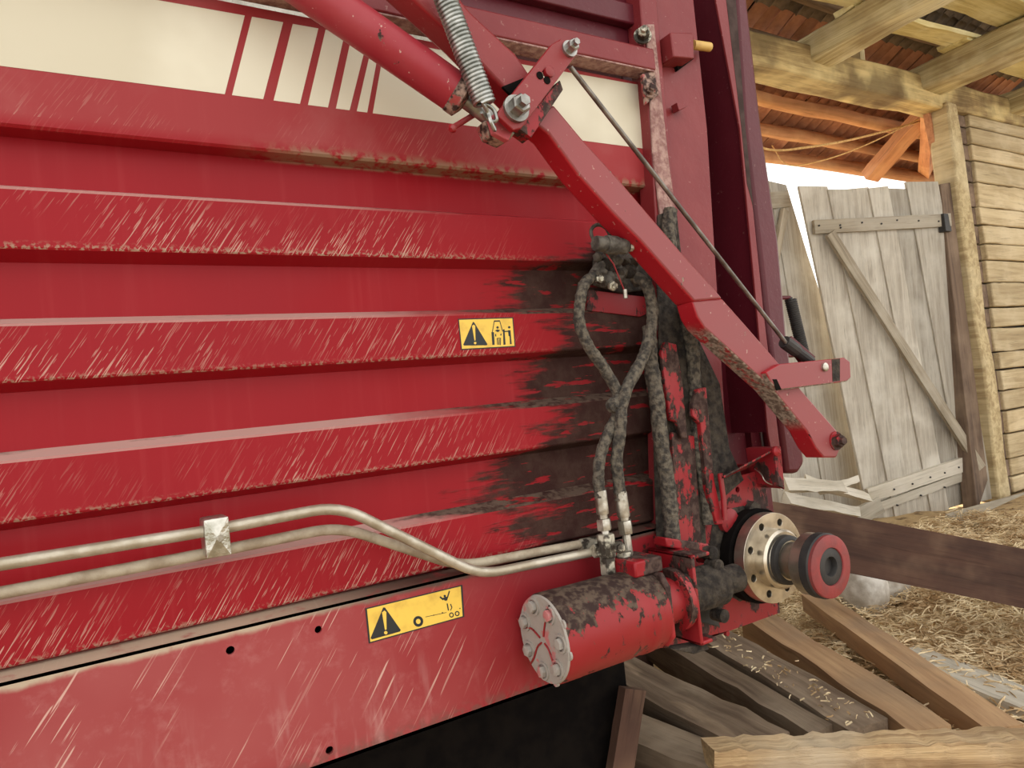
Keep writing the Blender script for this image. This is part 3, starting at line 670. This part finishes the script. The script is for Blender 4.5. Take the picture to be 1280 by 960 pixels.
# lobes that break the outline of the cover
for a in (0.1, 2.6, 3.3, 4.4):
    p = MC + Vector((.662, math.cos(a) * .073, math.sin(a) * .073))
    lathe('cover_lug', p, (1, 0, 0), [(0, 0), (0, .009), (.004, .009), (.004, 0)], 'greycrust', motor, 12)
bm = bmesh.new(); add_box(bm, (.855, 1.045, .955), (.925, 1.125, .985)); from_bm('port_block', bm, 'redgrime', motor, bevel=0.004)
lathe('mount_flange', MC + Vector((.965, 0, 0)), (1, 0, 0), [(0, 0), (0, .062), (.016, .062), (.016, 0)], 'redgrime', motor, 40)
bm = bmesh.new(); add_prism(bm, [MC + Vector((.90, -.068, -.045)), MC + Vector((.90, -.045, -.07)), MC + Vector((.90, .05, -.06)), MC + Vector((.90, .05, .06)), MC + Vector((.90, -.05, .075)), MC + Vector((.90, -.068, .05))], (.012, 0, 0))
from_bm('rear_cover', bm, 'redgrime', motor, bevel=0.004)

# motor mount: channel with its web across, top and bottom lips
mount = None
bm = bmesh.new(); X0 = .992
add_box(bm, (X0, 1.035, .795), (X0 + .008, 1.164, .972))
add_box(bm, (X0, 1.035, .964), (X0 + .05, 1.164, .972))
add_box(bm, (X0, 1.035, .795), (X0 + .045, 1.164, .803))
mount = from_bm('motor_mount', bm, 'redgrime', wagon, bevel=0.003)
bm = bmesh.new()
ov = [Vector((X0, MC.y - .028 + math.cos(a) * .021, MC.z + .005 + math.sin(a) * .048)) for a in [i * math.tau / 24 for i in range(24)]]
add_prism(bm, ov, (-.012, 0, 0)); from_bm('bolt_pad', bm, 'darkcrust', mount, bevel=0.004)
for dz in (.032, -.03): bolt(Vector((X0 - .012, MC.y - .028, MC.z + .005 + dz)), (-1, 0, 0), .011, .012, 'red', mount, washer=False)
lathe('shaft_collar', MC + Vector((1.01, 0.01, 0)), (1, 0, 0), [(0, 0), (0, .045), (.10, .045), (.10, .03), (.16, .03), (.16, 0)], 'darkcrust', wagon, 24)
chain = []
for k in range(6):
    p = (1.10, 1.10 + .012 * (k % 2), .86 + .026 * (k - 1.5))
    lathe('sprocket_link', p, (0, -1, 0), [(0, 0), (0, .014), (.03, .014), (.034, .008), (.034, 0)], 'darkcrust', wagon, 14)
slab('guard_tab', [(870, 752), (896, 758), (900, 784), (876, 778)], 1.12, 0.02, 'black', wagon, 0.002)
slab('guard_strip', [(832, 672), (886, 680), (890, 688), (893, 704), (887, 706), (884, 692), (834, 684)], 1.10, 0.04, 'redgrime', wagon, 0.003)
slab('mount_foot', [(842, 812), (884, 805), (887, 812), (868, 818)], 1.05, 0.03, 'darkcrust', wagon, 0.002)

# ------------------------------------------------------------------ hydraulic pipes and clamp
def pp(L, Y): return [py(x, y, Y) for x, y in L]
PY = 1.145
pa = pp([(-160, 731), (258, 664)], PY) + pp([(424, 632), (600, 719), (745, 689)], PY - .01)
tube('hydraulic_pipe', fillet(pa, 0.045, 6), 0.0088, 'pipe', wagon, 16)
pb = pp([(-160, 772), (258, 692), (424, 658), (575, 708), (738, 678)], PY + .02)
tube('hydraulic_pipe', fillet(pb, 0.045, 6), 0.0088, 'pipedusty', wagon, 16)
clamp = slab('pipe_clamp', [(254, 650), (286, 645), (290, 694), (258, 699)], PY - .018, 0.05, 'clampfoil', wagon, 0.004)
bolt(py(273, 672, PY - .018), (0, -1, 0), .007, .006, 'zinc', clamp, washer=True)
bm = bmesh.new()
cA, cB, cC, cD, cM = (py(255, 651, PY - .018), py(285, 646, PY - .018), py(289, 693, PY - .018), py(259, 698, PY - .018), py(272, 672, PY - .026))
for a, b in ((cA, cB), (cB, cC), (cC, cD), (cD, cA)): bm.faces.new([bm.verts.new(p) for p in (a, b, cM)])
from_bm('clamp_crease', bm, 'clampfoil', clamp, sm=0)

# ------------------------------------------------------------------ hoses and fittings
HY = 1.115
def hose(L, Y, r, mat='hose', jit=.07, name='hydraulic_hose', n=7):
    path = catmull([py(x, y, Y + d) for x, y, d in L], n)
    return tube(name, path, [r * (1 + random.uniform(-.06, .06)) for _ in path], mat, wagon, 14, jit, 60)
hose([(748, 342, .02), (731, 354, 0), (725, 378, 0), (724, 402, 0), (734, 430, 0), (756, 462, 0), (771, 490, 0), (772, 515, .0), (761, 540, .0), (751, 568, 0), (748, 596, 0), (750, 622, 0)], HY, .0113)
hose([(792, 345, .02), (808, 356, 0), (815, 385, 0), (813, 415, 0), (803, 448, 0), (785, 482, -.01), (777, 510, -.012), (775, 540, -.01), (771, 572, -.005), (773, 600, 0), (776, 625, 0)], HY - .004, .0122)
for (cx, cy) in ((776, 500), (768, 506), (780, 493)):
    lathe('hose_dirt', py(cx, cy, HY - .008), (0.2, -1, .3), [(-.02, 0), (-.012, .014), (0, .017), (.01, .011), (.013, 0)], 'hose', wagon, 10)
hose([(812, 410, .03), (812, 440, .02), (816, 470, .01), (821, 500, 0), (826, 550, 0), (834, 600, 0), (838, 640, 0), (841, 676, .0)], 1.13, .0165, 'hose', .06)
hose([(853, 372, .02), (858, 400, 0), (866, 440, 0), (868, 480, .01), (872, 530, .01), (876, 575, .01), (882, 612, .01), (886, 655, .01)], 1.142, .015, 'hose', .08)
hose([(838, 262, .0), (836, 290, 0), (838, 320, .0)], 1.15, .016, 'hose', .08, 'dirt_lump')
def fitting(pix, Y, spec, mat='zinc'):
    """spec: list of (kind, t0, t1, r) along the pixel line"""
    a, b = py(*pix[0], Y), py(*pix[1], Y); d = (b - a); L = d.length; d.normalize(); res = []
    for nm, t0, t1, r, seg in spec:
        q = L * (t1 - t0); rr = r
        res.append(lathe(nm, a + d * (L * t0), d, [(0, 0), (0, rr * .94), (q * .08, rr), (q * .92, rr), (q, rr * .94), (q, 0)], mat, wagon, seg, 25))
    return res
fitting([(750, 613), (757, 672)], HY, [('hose_ferrule', 0, .50, .0125, 20), ('hose_neck', .5, .6, .009, 12), ('hose_nut', .60, .84, .0148, 6), ('hose_neck', .84, 1.05, .008, 12)])
fitting([(775, 614), (786, 690)], HY - .004, [('hose_ferrule', 0, .42, .0132, 20), ('hose_neck', .42, .48, .010, 12), ('hose_nut', .48, .70, .0152, 6), ('hose_neck', .70, 1.05, .0085, 12)])
fitting([(780, 688), (784, 716)], HY - .01, [('adapter_nut', .05, .75, .0165, 6), ('adapter_neck', .75, 1.1, .011, 14)], 'zincdirty')
fitting([(756, 662), (761, 718)], HY - .005, [('adapter_block', .1, .62, .0175, 8), ('adapter_nut', .62, 1.0, .0160, 6)], 'zincdirty')
fitting([(724, 684), (746, 680)], PY + .02, [('pipe_nut', 0, 1, .0160, 6)], 'zincdirty')
fitting([(738, 690), (776, 682)], PY - .025, [('pipe_nut', .1, .5, .0135, 6), ('adapter_neck', .5, 1, .0115, 12)], 'zincdirty')
bolt(py(772, 684, HY - .03), (-.3, -1, .1), .0115, .012, 'zincdirty', wagon, 'plug', False)
# top manifold where the hoses start
fitting([(744, 304), (788, 309)], HY - .045, [('valve_body', 0, .3, .015, 14), ('valve_body', .28, .62, .0185, 14), ('valve_body', .6, .86, .016, 14), ('valve_plug', .86, 1.0, .0105, 6)], 'greygrease')
bolt(py(786, 309, HY - .05), (1, -.3, -.05), .008, .008, 'zincdirty', wagon, 'plug', False)
tube('lifting_eye', catmull([py(752, 312, HY), py(742, 300, HY), py(739, 288, HY), py(746, 281, HY), py(757, 285, HY), py(764, 297, HY)], 6), .0038, 'greygrease', wagon, 10, .1)
slab('manifold_plate', [(752, 300), (785, 306), (818, 350), (808, 362), (778, 366), (745, 356), (744, 325)], 1.185, .012, 'darkcrust', wagon, .003)
for (a, b, r) in (((742, 345), (752, 330), .013), ((752, 332), (760, 318), .010), ((752, 352), (764, 346), .014), ((768, 352), (778, 338), .015), ((792, 345), (786, 330), .014), ((770, 330), (764, 318), .012), ((782, 330), (790, 322), .013)):
    fitting([a, b], HY + .02, [('elbow', 0, 1.0, r, 10)], 'greygrease')
for (x, y, r) in ((752, 340, .012), (762, 352, .012), (775, 342, .013), (786, 340, .016), (796, 350, .013), (747, 322, .010), (790, 328, .014), (772, 325, .012), (758, 330, .013)):
    bm = bmesh.new(); bmesh.ops.create_icosphere(bm, subdivisions=2, radius=r)
    for v in bm.verts: v.co = v.co * random.uniform(.8, 1.2) + py(x, y, HY + .015)
    from_bm('grease_lump', bm, 'greygrease' if r < .013 else 'darkcrust', wagon, sm=80)
bolt(py(748, 350, HY), (-.2, -1, 0), .009, .01, 'zincdirty', wagon, 'elbow_nut', False)
bolt(py(764, 357, HY), (-.2, -1, -.3), .010, .012, 'zincdirty', wagon, 'elbow_nut', False)
tube('cable_tie', [py(750, 306, HY - .03), py(767, 330, HY - .03), py(780, 362, HY - .02)], .0016, 'red', wagon, 6)
tube('drain_tip', [py(781, 362, HY - .02), py(782, 373, HY - .02)], .0045, 'zinc', wagon, 10)
slab('hanger_plate', [(735, 362), (815, 372), (814, 390), (800, 396), (735, 388)], 1.196, .006, 'redend', wagon, .001)

# ------------------------------------------------------------------ latch lever assembly
AY = 1.03
arm = slab('latch_arm', [(664, 150), (686, 167), (722, 217), (765, 265), (800, 300), (840, 345), (868, 377), (904, 373), (890, 357), (852, 315), (815, 272), (775, 225), (727, 172), (692, 130)], AY, .055, 'redarm', wagon, .005)
slab('arm_end', [(866, 376), (872, 396), (880, 409), (934, 458), (966, 487), (1009, 539), (1020, 560), (1030, 572), (1046, 572), (1051, 560), (1047, 539), (1000, 485), (974, 454), (926, 399), (903, 373)], AY + .004, .05, 'redarm', arm, .004)
bolt(py(1044, 551, AY + .004), (-.1, -1, 0), .015, .018, 'redgrime', arm, 'pivot_bolt')
slab('arm_slot', [(1011, 543), (1015, 543), (1024, 556), (1020, 556)], AY + .0045, .002, 'hole', arm, 0)
slab('rod_bracket', [(958, 465), (975, 455), (1056, 447), (1063, 452), (1064, 472), (1059, 477), (974, 488), (964, 478)], AY - .012, .02, 'redarm', wagon, .003)
lathe('bracket_pin', py(1030, 459, AY - .012), (0, -1, 0), [(0, .010), (.005, .010), (.007, .006), (.007, 0)], 'zinc', wagon, 16)
slab('bracket_tape', [(1040, 449), (1050, 448), (1050, 476), (1041, 477)], AY - .0128, .001, 'darkcrust', wagon, 0)
slab('arm_slot', [(966, 474), (971, 474), (977, 487), (971, 488)], AY - .013, .002, 'hole', arm, 0)
# upper half of the lever: a channel going up and left, its open underside in shade
slab('upper_arm', [(462, -52), (519, 0), (572, 49), (632, 112), (660, 140), (690, 124), (662, 92), (645, 67), (587, 13), (577, 0), (522, -54)], AY + .006, .055, 'red', wagon, .006)
slab('arm_gusset', [(628, 108), (655, 97), (665, 104), (638, 118)], AY + .001, .006, 'hole', wagon, .001)
# lifting cylinder with its rod
c0, c1 = py(300, -72, 1.10), py(578, 122, 1.05)
tube('lift_cylinder', [c0, c1], .0345, 'redcyl', wagon, 28)
lathe('cylinder_collar', c1, (c1 - c0), [(-.02, .034), (-.018, .036), (0, .036), (.004, .028), (.008, .020)], 'redcrust', wagon, 28)
tube('piston_rod', [c1, py(640, 168, 1.04)], .015, 'steelplain', wagon, 18)
tube('latch_pin', [py(598, 140, 1.07), py(567, 159, 1.03)], .005, 'red', wagon, 10)
lathe('latch_pin_tip', py(567, 159, 1.03), (-.6, -.3, -.5), [(0, .006), (.006, .008), (.012, .004), (.012, 0)], 'red', wagon, 10)
slab('spring_lug', [(612, 146), (624, 138), (644, 158), (636, 176), (618, 166)], 1.02, .014, 'redlug', wagon, .002)
slab('lug_cheek', [(604, 152), (612, 148), (640, 172), (630, 178), (612, 170)], 1.035, .03, 'redcrust', wagon, .003)
plate = slab('lever_plate', [(690, 55), (700, 49), (715, 54), (721, 68), (652, 160), (642, 163), (622, 144), (624, 138)], .995, .012, 'red', wagon, .002, [(683, 93, .0085)])
bolt(py(711, 62, .995), (-.05, -1, .05), .0105, .02, 'steelplain', plate, 'rod_bolt')
bolt(py(644, 137, .995), (-.05, -1, .05), .0165, .026, 'steelplain', plate, 'pivot_bolt')
lathe('spare_hole_pin', py(684, 92, 1.0), (0, -1, 0), [(0, .010), (.010, .010), (.012, .006), (.012, 0)], 'red', plate, 12)
for (dx, dy) in ((-9, 2), (0, 8)): lathe('hole_rim', py(683 + dx, 93 + dy, .9965), (0, -1, 0), [(0, .007), (.003, .007), (.003, 0)], 'hole', plate, 12)
slab('plate_web', [(648, 160), (700, 100), (704, 112), (664, 172)], 1.008, .03, 'redgrime', wagon, .001)
tube('pull_rod', [py(713, 84, 1.01), py(985, 432, 1.05)], .0048, 'steelrod', wagon, 12)
fitting([(980, 427), (1014, 452)], 1.055, [('rod_clevis', 0, .45, .0155, 12), ('rod_clevis', .42, 1, .012, 12)], 'black')
slab('clevis_ear', [(984, 428), (990, 420), (1020, 446), (1006, 458)], 1.075, .01, 'reddark', wagon, .001)
helix(py(549, -22, 1.0), py(606, 130, 1.0), 31, .0165, .0036, 'tension_spring', 'springzinc', wagon, 7, .03)
tube('spring_hook', catmull([py(603, 128, 1.0), py(616, 136, 1.0), py(621, 148, 1.0), py(617, 152, 1.005), py(608, 148, 1.01), py(602, 140, 1.0)], 5), .0034, 'springzinc', wagon, 8)
helix(py(988, 374, 1.33), py(1004, 440, 1.33), 26, .014, .0035, 'return_spring', 'black', wagon, 6)
for q in (py(987, 372, 1.33), py(1005, 443, 1.33)): tube('spring_bracket', [q, Vector((1.555, 1.335, q.z))], .006, 'reddark', wagon, 8)
tube('spring_core', [py(987, 372, 1.33), py(1005, 443, 1.33)], .008, 'black', wagon, 8)

# ------------------------------------------------------------------ warning stickers (flat print on real plates)
def flat(name, polys, T, y, th, mat, parent):
    bm = bmesh.new()
    for pl in polys:
        pts = [T(u, v, y) for u, v in pl]; add_prism(bm, pts, (0, th, 0))
    return from_bm(name, bm, mat, parent, sm=0)
def circ2(cx, cy, r, n=14, ax=1.0): return [(cx + math.cos(i * math.tau / n) * r, cy + math.sin(i * math.tau / n) * r * ax) for i in range(n)]
def ring2(cx, cy, r, w, n=18, ax=1.0):
    out = []
    for i in range(n):
        a, b = i * math.tau / n, (i + 1) * math.tau / n
        out.append([(cx + math.cos(t) * q, cy + math.sin(t) * q * ax) for t, q in ((a, r), (b, r), (b, r - w), (a, r - w))])
    return out
def line2(p, q, w):
    dx, dy = q[0] - p[0], q[1] - p[1]; L = math.hypot(dx, dy); nx_, ny_ = -dy / L * w / 2, dx / L * w / 2
    return [(p[0] + nx_, p[1] + ny_), (q[0] + nx_, q[1] + ny_), (q[0] - nx_, q[1] - ny_), (p[0] - nx_, p[1] - ny_)]
def bil(c): return lambda u, v, Y: py(*[(c[0][k] * (1 - u) + c[1][k] * u) * (1 - v) + (c[3][k] * (1 - u) + c[2][k] * u) * v for k in (0, 1)], Y)
def sticker(corner, Y, ink, hollow):
    T = bil(corner)
    base = flat('warning_sticker', [[(0, 0), (1, 0), (1, 1), (0, 1)]], T, Y, .0006, 'ink', wagon)
    flat('sticker_face', [[(.018, .035), (.982, .035), (.982, .965), (.018, .965)]], T, Y - .0004, .0004, 'yellow', base)
    flat('pictogram', ink, T, Y - .0007, .0003, 'ink', base)
    flat('exclamation_mark', hollow, T, Y - .0010, .0003, 'yellow', base)
S1 = [(572.5, 398.5), (641.5, 396.5), (644.5, 433.5), (576.5, 437.5)]
px = lambda x, y: ((x - 560 * 1) , y)
def uv1(cx, cy):                                # crop coordinates of the sticker (1280x960 of 100x75) -> u, v
    X, Y_ = cx / 12.8 + 560, cy / 12.8 + 380
    v = (Y_ - 397.5) / 38.5; u = (X - (572.5 + 4.0 * v)) / (69 - 1.0 * v)
    v = (Y_ - (398.5 - 2.2 * u)) / (39 - 1.5 * u); u = (X - (572.5 + 4.0 * v)) / (69 - 1.0 * v); return (u, v)
L1 = lambda pts: [uv1(*p) for p in pts]
def l1(p, q, w): return L1(line2(p, q, w))
ink1 = [L1([(400, 285), (418, 290), (632, 645), (620, 662), (255, 665), (245, 650)]),
        L1([(735, 262), (830, 258), (830, 280), (735, 284)]), l1((740, 280), (710, 450), 12), l1((830, 275), (875, 440), 12),
        L1([(695, 450), (735, 450), (748, 655), (710, 658)]), L1([(880, 405), (905, 405), (922, 652), (888, 655)]),
        L1(circ2(793, 375, 20)), L1([(752, 425), (790, 405), (835, 420), (800, 452)]), l1((762, 480), (765, 520), 16), l1((850, 475), (845, 505), 16),
        l1((788, 545), (792, 655), 12), l1((842, 545), (838, 660), 12), l1((806, 560), (812, 655), 8), l1((825, 560), (820, 655), 8), l1((786, 550), (842, 548), 12),
        L1(circ2(980, 372, 20)), L1([(960, 420), (1000, 418), (1020, 645), (992, 645), (985, 520), (970, 510)]), l1((900, 440), (975, 435), 18)]
hol1 = [L1([(385, 350), (410, 330), (435, 350), (440, 585), (425, 585)]), L1(circ2(435, 625, 20))]
sticker(S1, 1.1992, ink1, hol1)
S2 = [(456.5, 760.5), (578, 731), (580.5, 771), (461, 804.5)]
def uv2(cx, cy):
    X, Y_ = cx / 8 + 440, cy / 8 + 720
    u, v = .5, .5
    for _ in range(12):
        xx = (S2[0][0] * (1 - u) + S2[1][0] * u) * (1 - v) + (S2[3][0] * (1 - u) + S2[2][0] * u) * v
        yy = (S2[0][1] * (1 - u) + S2[1][1] * u) * (1 - v) + (S2[3][1] * (1 - u) + S2[2][1] * u) * v
        u += (X - xx) / 121; v += (Y_ - yy + (X - xx) * 0.25) / 43
    return (u, v)
L2 = lambda pts: [uv2(*p) for p in pts]
ink2 = [L2([(312, 315), (330, 315), (488, 540), (478, 556), (200, 634), (186, 622)])] + [L2(q) for q in ring2(663, 454, 50, 26, 18, 1.08)] + \
       [L2(q) for q in ring2(995, 390, 24, 10, 12, 1.1)] + [L2(q) for q in ring2(1052, 376, 24, 10, 12, 1.1)] + \
       [L2(circ2(928, 200, 12)), L2([(905, 222), (930, 210), (962, 208), (952, 245), (930, 248)]), L2(line2((880, 208), (915, 238), 16)), L2(line2((955, 215), (975, 150), 12)),
        L2(line2((952, 275), (965, 345), 12)), L2(line2((985, 280), (1000, 315), 10)), L2(line2((1000, 315), (985, 345), 8)), L2(line2((735, 410), (945, 365), 5)), L2(circ2(905, 368, 7)), L2(circ2(818, 392, 6)), L2(circ2(1080, 325, 6))]
hol2 = [L2([(300, 365), (325, 345), (343, 360), (346, 535), (330, 538)]), L2(circ2(338, 567, 17))]
sticker(S2, SY - .0008, ink2, hol2)

# wheels of the wagon, out of the frame on the left
for (wx, wy) in ((-.85, 1.42), (-.85, 2.7)):
    wh = lathe('wheel', (wx, wy - .16, .42), (0, 1, 0), [(0, .0), (.02, .2), (0, .24), (0, .36), (.03, .41), (.07, .425), (.25, .425), (.29, .41), (.32, .36), (.32, .24), (.30, .2), (.32, 0)], 'black', wagon, 40)
box('axle', (-.9, 1.5, .37), (-.8, 2.7, .47), 'hole', wagon)
box('underbody_light_blocker', (XL, 1.62, .02), (1.25, 2.9, .78), 'hole', wagon)  # added near-black box that blocks light and keeps the space below the wagon dark
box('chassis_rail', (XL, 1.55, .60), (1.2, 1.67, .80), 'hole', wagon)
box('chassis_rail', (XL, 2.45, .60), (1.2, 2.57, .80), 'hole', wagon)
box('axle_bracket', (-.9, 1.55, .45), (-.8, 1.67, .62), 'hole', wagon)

# ================================================================== loose timber, sack, rope, straw
pile = 'old planks stacked under the rear of the wagon'
def pl(name, label, a, b, z0, z1, w, t, mat, rag=.05, grp=pile, ext=(0, 0), up=(0, 0, 1), n=9):
    p, q = pz(*a, z0), pz(*b, z1); d = (q - p)
    p = p - d * ext[0]; q = q + d * ext[1]
    o = plank(name, p, q, w, t, up, mat, None, rag, n, 0, 1, .02)
    return tag(o, label, 'plank', grp)
pl('loose_plank', 'orange pine plank lying under the hub and ending at the rotten board', (962, 778), (1158, 905), .20, .155, .14, .13, 'pine', ext=(.15, .02))
pl('loose_plank', 'pine board right of the orange pine plank, next to the straw', (1035, 755), (1244, 900), .20, .155, .12, .08, 'pine', ext=(.15, .04))
pl('loose_plank', 'grey-brown plank next left of the orange pine plank, crumbs of straw on top', (890, 790), (1080, 902), .22, .16, .16, .13, 'grey', ext=(.15, .02))
pl('loose_plank', 'dark grey plank between the knotty wide one and the straw-sprinkled one', (830, 795), (1020, 908), .20, .15, .10, .13, 'grey', ext=(.15, .02))
pl('loose_plank', 'wide grey plank with knots running down to the rotten board', (770, 830), (960, 925), .22, .155, .20, .13, 'grey', ext=(.15, .03))
pl('loose_plank', 'lowest wide grey plank at the lower left of the stack', (790, 905), (985, 985), .16, .12, .17, .10, 'grey', ext=(.15, .1))
pl('loose_plank', 'pale bleached board lying at the edge of the straw, rightmost of the stack', (1150, 820), (1300, 880), .09, .06, .17, .04, 'pale', ext=(.2, .2))
pl('loose_plank', 'rotten tan board with crumbling edges lying across the front of the stack', (884, 930), (1300, 916), .26, .255, .085, .075, 'rotten', rag=.10, n=40, ext=(0, .25))
pl('loose_plank', 'pale smooth board showing beneath the rotten board', (960, 962), (1300, 965), .15, .15, .12, .03, 'pale', ext=(0, .25))
for k, (a, b, zz) in enumerate((((830, 770), (960, 748), .07),)):
    p, q = pz(*a, zz), pz(*b, zz)
    tag(plank('bearer', p, q, .10, .05, (0, 0, 1), 'grey', None, .04, 6), 'short wooden bearer underneath the upper ends of the loose planks', 'bearer')
pr = plank('prop_board', py(795, 862, 1.56), py(776, 985, 1.56), 0.075, .03, (0, -1, 0), 'darkbeam', None, .03, 5)
tag(pr, 'upright brown board standing in the dark under the wagon', 'board')
bl, br = pd(930, 655, 3.15), pd(1340, 735, 2.95)
bl = bl - (br - bl) * .62
bmw = plank('brown_beam', bl, bl + (br - bl) * 1.55, .245, .09, ((br - bl).cross(Vector((0, 0, 1)))).normalized() * 1.0 + Vector((0, 0, .12)), 'darkbeam', None, .015, 8)
zz = bl.z - .13; bx = bl + (br - bl) * .12
blk = plank('support_block', (bx.x, bx.y, 0), (bx.x, bx.y, bx.z - .19), .22, .12, (0, -1, 0), 'darkbeam', None, .01, 2)
tag(blk, 'dark wooden block holding up the upper end of the brown beam', 'block')
tag(bmw, 'long dark brown squared beam slanting down to the right behind the hub', 'beam')

# white crumpled sack behind the hub
def lump(name, c, rx, ry, rz, mat, seed, amp=.22):
    rnd_ = random.Random(seed); bm = bmesh.new(); bmesh.ops.create_icosphere(bm, subdivisions=4, radius=1)
    ks = [(Vector((rnd_.uniform(-1, 1), rnd_.uniform(-1, 1), rnd_.uniform(-1, 1))) * rnd_.uniform(2, 6), rnd_.uniform(0, 6), rnd_.uniform(.3, 1)) for _ in range(10)]
    for v in bm.verts:
        h = sum(a * math.sin(k.dot(v.co) + ph) for k, ph, a in ks) / 6
        v.co = Vector((v.co.x * rx, v.co.y * ry, v.co.z * rz)) * (1 + amp * h) + Vector(c)
        v.co.z = max(v.co.z, 0.003)
    return from_bm(name, bm, mat, None, sm=80)
c = pz(1080, 738, .12); tag(lump('white_sack', c, .13, .12, .17, 'sack', 3), 'crumpled white plastic sack half hidden behind the hub cap', 'sack')
c = pz(1112, 728, .10); tag(lump('white_sack', c, .13, .10, .13, 'sack', 8), 'smaller pale crumpled sack on the straw under the dark beam', 'sack')

# broken boards lying in front of the second door leaf
for k, (a, b, Y, lab) in enumerate((((985, 605), (1055, 608), 3.55, 'broken grey board behind the latch arm, topmost of the heap by the door'), ((985, 622), (1078, 640), 3.5, 'bleached board at the foot of the door, lowest of the heap'), ((1010, 600), (1090, 622), 3.62, 'splintered thin board leaning on the heap by the door'), ((1030, 612), (1075, 598), 3.66, 'short pale board end sticking up out of the heap by the door'))):
    tag(plank('broken_board', py(*a, Y), py(*b, Y), .11 - .015 * k, .05, (0, -1, .35), 'pale', None, .14, 7, 0, .8, .04), lab, 'board', 'broken boards by the door')
# ropes hanging under the eave
tag(tube('hanging_rope', catmull([py(905, 158, 4.11), py(957, 186, 3.9), py(1010, 184, 3.75), py(1075, 172, 3.75), py(1157, 150, 3.74)], 8), .010, 'rope', None, 8), 'pale rope sagging below the orange roof to the door post', 'rope')
tag(tube('hanging_rope', catmull([py(965, 182, 4.42), py(985, 206, 4.2), py(1030, 200, 3.95), py(1085, 180, 3.8), py(1148, 149, 3.62)], 8), .006, 'rope', None, 8), 'thinner pale string hanging under the thicker rope', 'string')

# threshold board and earth bank at the foot of the log wall
tag(lump('earth_bank', (7.25, 2.75, .02), 1.5, .5, .07, 'ground', 11, .2), 'low bank of earth and chaff at the foot of the log wall', 'earth')
tag(plank('threshold_board', py(1195, 648, 3.05), py(1300, 618, 3.05), .16, .04, (0, -.4, 1), 'brace', None, .05, 6), 'weathered board lying on the earth bank by the door post', 'board')

# straw
def straw(name, n, fn, label, seed, ls=(.03, .10)):
    R_ = random.Random(seed); vs = []; fs = []
    for _ in range(n):
        x, y, z = fn(R_); a = R_.uniform(0, math.tau); L = R_.uniform(*ls); tl = R_.uniform(-.35, .35); w = R_.uniform(.0016, .0038)
        d = Vector((math.cos(a) * math.cos(tl), math.sin(a) * math.cos(tl), math.sin(tl))); u = d.orthogonal().normalized() * w; v = d.cross(u)
        p = Vector((x, y, z)); bend = Vector((R_.uniform(-.15, .15), R_.uniform(-.15, .15), R_.uniform(-.05, .15))) * L; b = len(vs)
        for k, c in enumerate((p - d * L / 2, p + bend, p + d * L / 2)):
            vs += [c + u, c - u * .5 + v * .8, c - u * .5 - v * .8]
        for k in (0, 3):
            for i in range(3): fs.append((b + k + i, b + k + (i + 1) % 3, b + k + 3 + (i + 1) % 3, b + k + 3 + i))
    me = bpy.data.meshes.new(name); me.from_pydata([tuple(q) for q in vs], [], fs); me.materials.append(M['straw'])
    o = bpy.data.objects.new(name, me); link(o); return tag(o, label, 'straw', kind='stuff')
def bed(R_):
    x = R_.uniform(2.35, 6.0); y = R_.uniform(1.0, 3.2); return x, y, .012 + abs(R_.gauss(0, .022)) + .03 * (math.sin(x * 5) * math.sin(y * 4) + 1)
straw('straw_litter', 24000, bed, 'loose golden straw littering the dirt floor right of the wagon', 21)
def chaff(R_):
    t = R_.random(); p, q = pz(900, 800, .235), pz(1080, 902, .175); c = p.lerp(q, t); return c.x + R_.gauss(0, .04), c.y + R_.gauss(0, .03), c.z + R_.uniform(0, .01)
straw('straw_crumbs', 90, chaff, 'crumbs of chaff caught between the planks under the hub', 5, (.010, .03))
